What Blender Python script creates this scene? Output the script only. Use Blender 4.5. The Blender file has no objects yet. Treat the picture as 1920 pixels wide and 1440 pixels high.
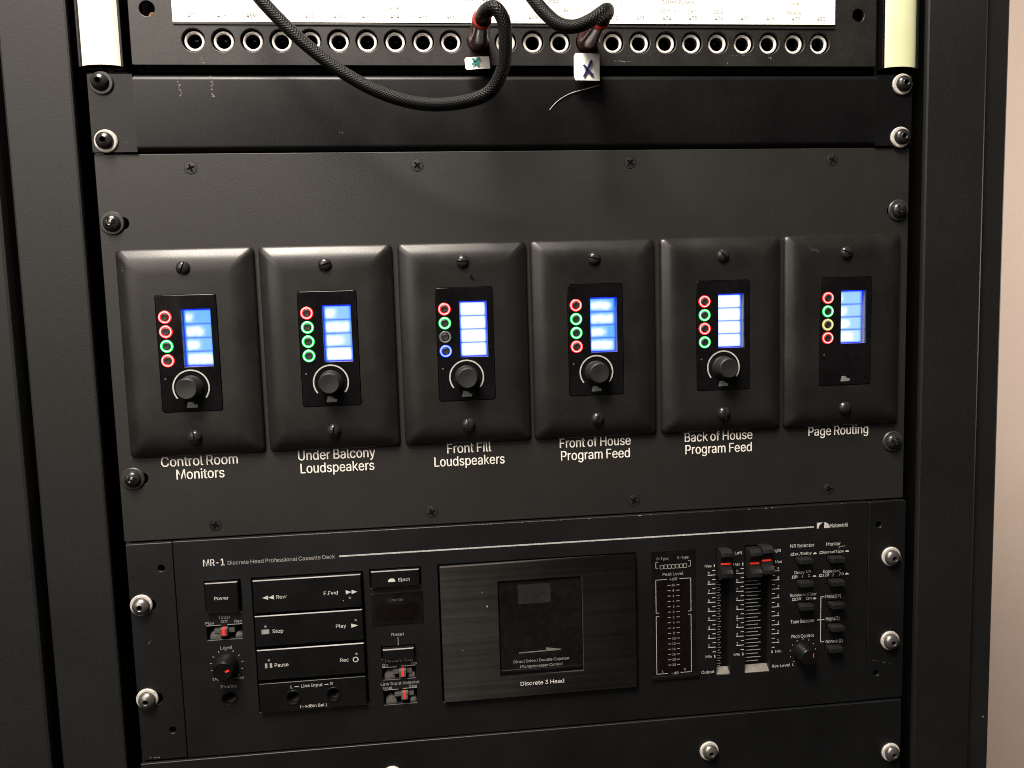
import bpy, math, random
from mathutils import Vector

random.seed(7)
S = 0.001                       # everything below is written in millimetres
scene = bpy.context.scene
C = scene.collection
R = math.radians

# ------------------------------------------------------------------ camera, world, lamps, exposure
cam = bpy.data.cameras.new('camera')
cam.sensor_width = 36.0
cam.lens = 36.0 * 1450.0 / 1920.0
cam.clip_start = 0.01
cam.clip_end = 50
co = bpy.data.objects.new('camera', cam)
C.objects.link(co)
co.location = (-57.89 * S, -462.47 * S, -138.12 * S)
co.rotation_euler = (1.47572672, 0.0293962491, -0.104397949)
scene.camera = co

w = bpy.data.worlds.new('World')
scene.world = w
w.use_nodes = True
w.node_tree.nodes['Background'].inputs[0].default_value = (1.0, 0.88, 0.74, 1)
w.node_tree.nodes['Background'].inputs[1].default_value = 0.015


def area(name, loc, target, sx, sy, power, col, spread=180):
    l = bpy.data.lights.new(name, 'AREA')
    l.shape = 'RECTANGLE'
    l.size = sx
    l.size_y = sy
    l.energy = power
    l.color = col
    l.spread = R(spread)
    o = bpy.data.objects.new(name, l)
    C.objects.link(o)
    o.location = loc
    d = Vector(target) - Vector(loc)
    o.rotation_euler = d.to_track_quat('-Z', 'Y').to_euler()
    return o


area('ceiling_lamp', (-0.37, -0.66, 1.06), (-0.25, -0.1, -0.1), 0.55, 0.60, 60, (1.0, 0.90, 0.79))
area('room_lamp', (-1.0, -1.25, 0.50), (-0.2, 0, -0.12), 1.05, 1.05, 16.5, (1.0, 0.89, 0.79))
area('wall_fill_light', (2.0, 0.36, -0.02), (0.95, 0.74, -0.16), 0.30, 0.5, 24, (1.0, 0.86, 0.76))  # added fill for the wall alone, no known source behind it

scene.view_settings.view_transform = 'Standard'
scene.view_settings.look = 'None'
scene.view_settings.gamma = 1
scene.view_settings.exposure = 0.0
scene.view_settings.use_curve_mapping = False
scene.cycles.filter_width = 1.0


# ------------------------------------------------------------------ materials
def nt(name):
    m = bpy.data.materials.new(name)
    m.use_nodes = True
    t = m.node_tree
    return m, t, t.nodes['Principled BSDF']


def N(t, kind, **kw):
    n = t.nodes.new(kind)
    for k, v in kw.items():
        setattr(n, k, v)
    return n


def paint(name, base, rough, grain=0.25, gscale=1400, smudge=0.35, sscale=14, metallic=0.0, specks=0.0,
          spec=0.5, streak=None, dist=0.00012, gvar=0.22, aniso=0.0, rvar=0.035):
    """Painted or moulded surface: fine grain bump, cloudy wear in roughness and colour, sparse dust specks."""
    m, t, b = nt(name)
    L = t.links.new
    tc = N(t, 'ShaderNodeTexCoord')
    oi = N(t, 'ShaderNodeObjectInfo')
    ad = N(t, 'ShaderNodeVectorMath', operation='ADD')
    L(tc.outputs['Object'], ad.inputs[0])
    L(oi.outputs['Random'], ad.inputs[1])
    src = ad.outputs['Vector']
    n1 = N(t, 'ShaderNodeTexNoise')
    n1.inputs['Scale'].default_value = sscale
    n1.inputs['Detail'].default_value = 6
    n1.inputs['Roughness'].default_value = 0.6
    L(src, n1.inputs['Vector'])
    # colour
    mr = N(t, 'ShaderNodeMapRange')
    mr.inputs['From Min'].default_value = 0.3
    mr.inputs['From Max'].default_value = 0.72
    mr.inputs['To Min'].default_value = 1 - smudge
    mr.inputs['To Max'].default_value = 1 + smudge
    L(n1.outputs['Fac'], mr.inputs['Value'])
    n2 = N(t, 'ShaderNodeTexNoise')
    n2.inputs['Scale'].default_value = gscale
    n2.inputs['Detail'].default_value = 2
    if streak:
        mp = N(t, 'ShaderNodeMapping')
        mp.inputs['Scale'].default_value = streak
        L(src, mp.inputs['Vector'])
        L(mp.outputs['Vector'], n2.inputs['Vector'])
    else:
        L(src, n2.inputs['Vector'])
    gm = N(t, 'ShaderNodeMapRange')
    gm.inputs['From Min'].default_value = 0.3
    gm.inputs['From Max'].default_value = 0.7
    gm.inputs['To Min'].default_value = 1 - gvar
    gm.inputs['To Max'].default_value = 1 + gvar
    L(n2.outputs['Fac'], gm.inputs['Value'])
    mul = N(t, 'ShaderNodeMath', operation='MULTIPLY')
    L(mr.outputs['Result'], mul.inputs[0])
    L(gm.outputs['Result'], mul.inputs[1])
    vm = N(t, 'ShaderNodeVectorMath', operation='SCALE')
    vm.inputs[0].default_value = base
    L(mul.outputs[0], vm.inputs['Scale'])
    col = vm.outputs['Vector']
    if specks:
        vo = N(t, 'ShaderNodeTexVoronoi')
        vo.inputs['Scale'].default_value = 70
        L(src, vo.inputs['Vector'])
        sep = N(t, 'ShaderNodeSeparateColor')
        L(vo.outputs['Color'], sep.inputs['Color'])
        pw = N(t, 'ShaderNodeMath', operation='POWER')
        L(sep.outputs[0], pw.inputs[0])
        pw.inputs[1].default_value = 9
        sz = N(t, 'ShaderNodeMath', operation='MULTIPLY')
        L(pw.outputs[0], sz.inputs[0])
        sz.inputs[1].default_value = 0.05
        lt = N(t, 'ShaderNodeMath', operation='LESS_THAN')
        L(vo.outputs['Distance'], lt.inputs[0])
        L(sz.outputs[0], lt.inputs[1])
        f = N(t, 'ShaderNodeMath', operation='MULTIPLY')
        L(lt.outputs[0], f.inputs[0])
        f.inputs[1].default_value = specks
        mx = N(t, 'ShaderNodeMix', data_type='RGBA')
        L(f.outputs[0], mx.inputs['Factor'])
        L(col, mx.inputs['A'])
        mx.inputs['B'].default_value = (0.42, 0.38, 0.33, 1)
        col = mx.outputs['Result']
    L(col, b.inputs['Base Color'])
    rr = N(t, 'ShaderNodeMapRange')
    rr.inputs['From Min'].default_value = 0.3
    rr.inputs['From Max'].default_value = 0.7
    rr.inputs['To Min'].default_value = max(0.03, rough - rvar)
    rr.inputs['To Max'].default_value = min(1, rough + rvar)
    L(n1.outputs['Fac'], rr.inputs['Value'])
    L(rr.outputs['Result'], b.inputs['Roughness'])
    b.inputs['Metallic'].default_value = metallic
    b.inputs['Specular IOR Level'].default_value = spec
    if aniso:
        b.inputs['Anisotropic'].default_value = aniso
        tg = N(t, 'ShaderNodeTangent', direction_type='UV_MAP')
        tg.uv_map = 'UVMap'
        b.inputs['Anisotropic Rotation'].default_value = 0.25
        L(tg.outputs[0], b.inputs['Tangent'])
    if grain:
        bp = N(t, 'ShaderNodeBump')
        bp.inputs['Strength'].default_value = grain
        bp.inputs['Distance'].default_value = dist
        L(n2.outputs['Fac'], bp.inputs['Height'])
        L(bp.outputs['Normal'], b.inputs['Normal'])
    return m


def glow(name, col, strength):
    m, t, b = nt(name)
    b.inputs['Base Color'].default_value = (0.02, 0.02, 0.02, 1)
    b.inputs['Emission Color'].default_value = (*col, 1)
    b.inputs['Emission Strength'].default_value = strength
    b.inputs['Roughness'].default_value = 0.3
    return m


M = {}
M['powder'] = paint('black_powder_coat', (0.0090, 0.0087, 0.0080), 0.54, 0.6, 1100, 0.12, 12, specks=0.5)
M['rack'] = paint('rack_black_paint', (0.0070, 0.0070, 0.0068), 0.54, 0.5, 800, 0.14, 9, specks=0.5, spec=0.38)
M['satin'] = paint('satin_black_enamel', (0.0030, 0.0030, 0.0034), 0.38, 0.30, 600, 0.25, 22, specks=0.9, spec=0.29)
M['patch'] = paint('worn_black_patch_panel', (0.010, 0.0096, 0.009), 0.43, 0.35, 800, 0.40, 40, specks=0.7)
M['cover'] = paint('black_cover_plate', (0.0095, 0.0092, 0.0087), 0.36, 0.25, 1300, 0.25, 30, specks=0.4, rvar=0.05)
M['gloss'] = paint('glossy_black_face', (0.0045, 0.0045, 0.005), 0.13, 0.0, 600, 0.3, 60)
M['deck'] = paint('black_anodised_deck', (0.0013, 0.0016, 0.0021), 0.48, 0.22, 900, 0.30, 20, specks=0.8,
                  streak=(0.06, 1, 1), spec=0.6)
M['brushed'] = paint('brushed_black_metal', (0.026, 0.0245, 0.023), 0.48, 0.4, 500, 0.35, 10, specks=1.0, metallic=0.9, aniso=0.93,
                     streak=(0.012, 1, 1), dist=0.00022)
M['key'] = paint('black_key_plastic', (0.0035, 0.0035, 0.0035), 0.37, 0.12, 900, 0.25, 40, specks=0.9, spec=0.45)
M['knob'] = paint('knob_black_rubber', (0.0095, 0.0092, 0.0092), 0.52, 0.3, 1200, 0.2, 60)
M['cap'] = paint('slider_cap_plastic', (0.0085, 0.0085, 0.0085), 0.55, 0.6, 900, 0.25, 60, spec=0.22)
M['dark'] = paint('dark_interior', (0.002, 0.002, 0.002), 0.8, 0.0, 300, 0.2, 30, spec=0.05)
M['smoke'] = paint('smoked_window', (0.006, 0.0055, 0.0055), 0.16, 0.0, 300, 0.3, 30, specks=0.4)
M['red_smoke'] = paint('smoked_red_window', (0.0045, 0.0028, 0.0027), 0.25, 0.0, 300, 0.3, 30)
M['steel'] = paint('bright_steel', (0.90, 0.87, 0.81), 0.30, 0.1, 900, 0.10, 120, metallic=0.25)
M['washer'] = paint('pale_nylon_washer', (0.42, 0.40, 0.37), 0.45, 0.2, 900, 0.2, 120)
M['zinc'] = paint('zinc_screw', (0.20, 0.19, 0.18), 0.30, 0.15, 900, 0.25, 150, metallic=0.8)
M['dark_steel'] = paint('blackened_screw', (0.030, 0.030, 0.030), 0.24, 0.15, 900, 0.3, 150, metallic=0.4)
M['grey_washer'] = paint('dark_grey_washer', (0.024, 0.0235, 0.023), 0.42, 0.15, 900, 0.2, 120)
M['paper'] = paint('white_paper', (0.80, 0.79, 0.76), 0.6, 0.15, 500, 0.03, 30, gvar=0.01)
M['strip_white'] = paint('white_plastic_strip', (0.72, 0.70, 0.64), 0.40, 0.1, 500, 0.04, 30, gvar=0.01)
M['strip_yellow'] = paint('pale_yellow_plastic_strip', (0.62, 0.65, 0.40), 0.40, 0.1, 500, 0.05, 30, gvar=0.01)
M['ink_white'] = paint('white_print', (0.74, 0.72, 0.67), 0.5, 0.1, 900, 0.10, 90)
M['ink_dim'] = paint('worn_white_print', (0.28, 0.28, 0.27), 0.5, 0.1, 900, 0.18, 90)
M['ink_deck'] = paint('deck_white_print', (0.50, 0.50, 0.48), 0.5, 0.1, 900, 0.12, 90)
M['ink_arc'] = paint('grey_arc_print', (0.40, 0.39, 0.37), 0.5, 0.1, 900, 0.12, 90)
M['bezel'] = paint('screen_bezel_plastic', (0.16, 0.15, 0.17), 0.3, 0.0, 900, 0.1, 90)
M['ink_arrow'] = paint('worn_arrow_print', (0.13, 0.13, 0.125), 0.5, 0.1, 900, 0.18, 90)
M['ink_line'] = paint('pale_line_print', (0.40, 0.41, 0.40), 0.5, 0.1, 900, 0.10, 90)
M['ink_faint'] = paint('faint_grey_print', (0.075, 0.075, 0.075), 0.5, 0.1, 900, 0.15, 90)
M['ink_grey'] = paint('pale_grey_print', (0.24, 0.24, 0.25), 0.6, 0.0, 900, 0.25, 200)
M['ink_red'] = paint('red_marking', (0.85, 0.035, 0.02), 0.45, 0.0, 900, 0.1, 90)
M['ink_teal'] = paint('teal_marker_ink', (0.02, 0.26, 0.22), 0.5, 0.0, 900, 0.25, 400)
M['ink_navy'] = paint('navy_marker_ink', (0.012, 0.012, 0.10), 0.5, 0.0, 900, 0.25, 400)
M['logo'] = paint('grey_logo_print', (0.17, 0.17, 0.17), 0.45, 0.0, 900, 0.2, 200)
M['boot'] = paint('translucent_red_boot', (0.075, 0.009, 0.008), 0.22, 0.15, 500, 0.25, 120)
M['boot_end'] = paint('red_boot_collar', (0.33, 0.022, 0.013), 0.4, 0.1, 500, 0.2, 120)
M['copper'] = paint('copper_screw', (0.55, 0.27, 0.16), 0.3, 0.1, 500, 0.2, 300, metallic=1.0)
M['ramp'] = paint('slot_ramp_lit_tone', (0.125, 0.112, 0.098), 0.6, 0.4, 700, 0.25, 200)  # pale beige puts the light caught by the slope into the colour
M['label_in'] = paint('cassette_label_grey', (0.011, 0.0105, 0.010), 0.5, 0.2, 500, 0.3, 150)
M['wing'] = paint('switch_grey_plastic', (0.075, 0.07, 0.067), 0.5, 0.3, 700, 0.3, 200)
M['knurl'] = paint('knob_gloss_black', (0.004, 0.004, 0.004), 0.30, 0.12, 700, 0.3, 100, spec=0.45)
M['thread'] = paint('white_lint', (0.55, 0.52, 0.47), 0.8, 0.2, 2000, 0.3, 900)
M['wall'] = paint('beige_wall_paint', (0.51, 0.42, 0.36), 0.7, 0.25, 320, 0.04, 5, dist=0.0003, gvar=0.03)


def dust_mat():
    m, t, b = nt('chalky_scuff')
    L = t.links.new
    tc = N(t, 'ShaderNodeTexCoord')
    n = N(t, 'ShaderNodeTexNoise')
    n.inputs['Scale'].default_value = 700
    n.inputs['Detail'].default_value = 5
    L(tc.outputs['Object'], n.inputs['Vector'])
    mr = N(t, 'ShaderNodeMapRange')
    mr.inputs['From Min'].default_value = 0.46
    mr.inputs['From Max'].default_value = 0.66
    mr.inputs['To Max'].default_value = 0.95
    L(n.outputs['Fac'], mr.inputs['Value'])
    L(mr.outputs['Result'], b.inputs['Alpha'])
    b.inputs['Base Color'].default_value = (0.30, 0.28, 0.25, 1)
    b.inputs['Roughness'].default_value = 0.8
    return m


M['scuff'] = dust_mat()
M['smear'] = paint('greasy_smear', (0.020, 0.0195, 0.0185), 0.55, 0, 600, 0.3, 200)
M['dark_mark'] = paint('dark_oily_mark', (0.004, 0.004, 0.004), 0.30, 0, 600, 0.3, 200, spec=0.25)


def braid_mat():
    m, t, b = nt('black_braided_jacket')
    L = t.links.new
    uv = N(t, 'ShaderNodeUVMap')
    sep = N(t, 'ShaderNodeSeparateXYZ')
    L(uv.outputs['UV'], sep.inputs[0])
    outs = []
    for sgn in (1, -1):
        a = N(t, 'ShaderNodeMath', operation='MULTIPLY')
        L(sep.outputs['X'], a.inputs[0])
        a.inputs[1].default_value = 2 * math.pi * 12 * sgn
        c = N(t, 'ShaderNodeMath', operation='MULTIPLY_ADD')
        L(sep.outputs['Y'], c.inputs[0])
        c.inputs[1].default_value = 2 * math.pi * 0.62
        L(a.outputs[0], c.inputs[2])
        s = N(t, 'ShaderNodeMath', operation='SINE')
        L(c.outputs[0], s.inputs[0])
        outs.append(s)
    mx = N(t, 'ShaderNodeMath', operation='MAXIMUM')
    L(outs[0].outputs[0], mx.inputs[0])
    L(outs[1].outputs[0], mx.inputs[1])
    bp = N(t, 'ShaderNodeBump')
    bp.inputs['Strength'].default_value = 0.4
    bp.inputs['Distance'].default_value = 0.0004
    L(mx.outputs[0], bp.inputs['Height'])
    L(bp.outputs['Normal'], b.inputs['Normal'])
    cr = N(t, 'ShaderNodeMapRange')
    cr.inputs['From Min'].default_value = -0.6
    cr.inputs['From Max'].default_value = 1.0
    cr.inputs['To Min'].default_value = 0.0015
    cr.inputs['To Max'].default_value = 0.0042
    L(mx.outputs[0], cr.inputs['Value'])
    cc = N(t, 'ShaderNodeCombineColor')
    for i in range(3):
        L(cr.outputs['Result'], cc.inputs[i])
    L(cc.outputs[0], b.inputs['Base Color'])
    b.inputs['Roughness'].default_value = 0.42
    b.inputs['Specular IOR Level'].default_value = 0.2
    return m


M['braid'] = braid_mat()


def screen_mat():
    """Backlit LCD row: blue light with a soft white bar of text; bar end and whiteness come from a face attribute."""
    m, t, b = nt('lcd_row')
    L = t.links.new
    uv = N(t, 'ShaderNodeUVMap')
    sep = N(t, 'ShaderNodeSeparateXYZ')
    L(uv.outputs['UV'], sep.inputs[0])
    at = N(t, 'ShaderNodeAttribute', attribute_name='row')
    ac = N(t, 'ShaderNodeSeparateColor')
    L(at.outputs['Color'], ac.inputs['Color'])
    tc = N(t, 'ShaderNodeTexCoord')
    n = N(t, 'ShaderNodeTexNoise')
    n.inputs['Scale'].default_value = 300
    n.inputs['Detail'].default_value = 2
    L(tc.outputs['Object'], n.inputs['Vector'])

    def math2(op, a, bb):
        k = N(t, 'ShaderNodeMath', operation=op)
        for i, v in enumerate((a, bb)):
            if isinstance(v, (int, float)):
                k.inputs[i].default_value = v
            else:
                L(v, k.inputs[i])
        return k.outputs[0]

    def ss(v, lo, hi):
        k = N(t, 'ShaderNodeMapRange', interpolation_type='SMOOTHSTEP')
        L(v, k.inputs['Value'])
        for nm, q in (('From Min', lo), ('From Max', hi)):
            if isinstance(q, (int, float)):
                k.inputs[nm].default_value = q
            else:
                L(q, k.inputs[nm])
        return k.outputs['Result']
    jit = math2('MULTIPLY', math2('SUBTRACT', n.outputs['Fac'], 0.5), 0.30)
    u = math2('ADD', sep.outputs['X'], math2('MULTIPLY', jit, 0.35))
    v = math2('ADD', math2('ABSOLUTE', math2('SUBTRACT', sep.outputs['Y'], 0.46), 0), jit)
    inside_v = math2('SUBTRACT', 1.0, ss(v, 0.0, 0.56))
    d = math2('SUBTRACT', u, ac.outputs[0])
    inside_u = math2('MULTIPLY', math2('SUBTRACT', 1.0, ss(d, -0.16, 0.20)), ss(u, 0.0, 0.10))
    bar = math2('MULTIPLY', inside_u, inside_v)
    wash = math2('ADD', bar, ac.outputs[1])
    edge = math2('MULTIPLY', ss(sep.outputs['X'], -0.02, 0.12), math2('SUBTRACT', 1.0, ss(sep.outputs['X'], 0.86, 1.03)))
    wash = math2('MULTIPLY', wash, edge)
    cl = N(t, 'ShaderNodeClamp')
    L(wash, cl.inputs['Value'])
    mx = N(t, 'ShaderNodeMix', data_type='RGBA')
    L(cl.outputs[0], mx.inputs['Factor'])
    mx.inputs['A'].default_value = (0.05, 0.32, 1.0, 1)
    mx.inputs['B'].default_value = (0.80, 0.93, 1.12, 1)
    ey = math2('MULTIPLY', ss(sep.outputs['Y'], -0.10, 0.16), math2('SUBTRACT', 1.0, ss(sep.outputs['Y'], 0.86, 1.10)))
    ex = math2('MULTIPLY', ss(sep.outputs['X'], -0.06, 0.10), math2('SUBTRACT', 1.0, ss(sep.outputs['X'], 0.90, 1.06)))
    mx2 = N(t, 'ShaderNodeMix', data_type='RGBA')
    L(math2('MULTIPLY', ex, ey), mx2.inputs['Factor'])
    mx2.inputs['A'].default_value = (0.015, 0.10, 1.0, 1)
    L(mx.outputs['Result'], mx2.inputs['B'])
    L(mx2.outputs['Result'], b.inputs['Emission Color'])
    b.inputs['Emission Strength'].default_value = 1.35
    b.inputs['Base Color'].default_value = (0.02, 0.02, 0.03, 1)
    b.inputs['Roughness'].default_value = 0.3
    return m


M['lcd'] = screen_mat()
M['lcd_rim'] = glow('lcd_blue_rim', (0.004, 0.018, 1.0), 1.8)
M['lcd_gap'] = glow('lcd_row_gap', (0.03, 0.17, 0.62), 1.0)
RING = {
    'red': (glow('red_light', (1.0, 0.004, 0.008), 3.5), glow('red_light_core', (1.0, 0.42, 0.38), 2.2)),
    'green': (glow('green_light', (0.0, 0.42, 0.045), 2.8), glow('green_light_core', (0.45, 1.0, 0.68), 2.0)),
    'blue': (glow('blue_light', (0.0, 0.03, 1.0), 2.5), glow('blue_light_core', (0.55, 0.8, 1.0), 1.1)),
    'yellow': (glow('yellow_light', (0.62, 0.52, 0.12), 1.0), glow('yellow_light_core', (1.0, 0.93, 0.55), 1.0)),
    'off': (paint('unlit_ring', (0.055, 0.06, 0.07), 0.35, 0, 500, 0.1, 90), paint('unlit_ring_core', (0.12, 0.13, 0.145), 0.35, 0, 500, 0.1, 90)),
}


# ------------------------------------------------------------------ mesh builder
def rrect(x0, x1, z0, z1, r, n=5):
    if r <= 0:
        return [(x0, z0), (x1, z0), (x1, z1), (x0, z1)]
    p = []
    for cx, cz, a in ((x1 - r, z0 + r, -90), (x1 - r, z1 - r, 0), (x0 + r, z1 - r, 90), (x0 + r, z0 + r, 180)):
        for i in range(n + 1):
            t = R(a + 90 * i / n)
            p.append((cx + r * math.cos(t), cz + r * math.sin(t)))
    return p


def circ(cx, cz, r, n=28):
    return [(cx + r * math.cos(2 * math.pi * i / n), cz + r * math.sin(2 * math.pi * i / n)) for i in range(n)]


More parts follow.
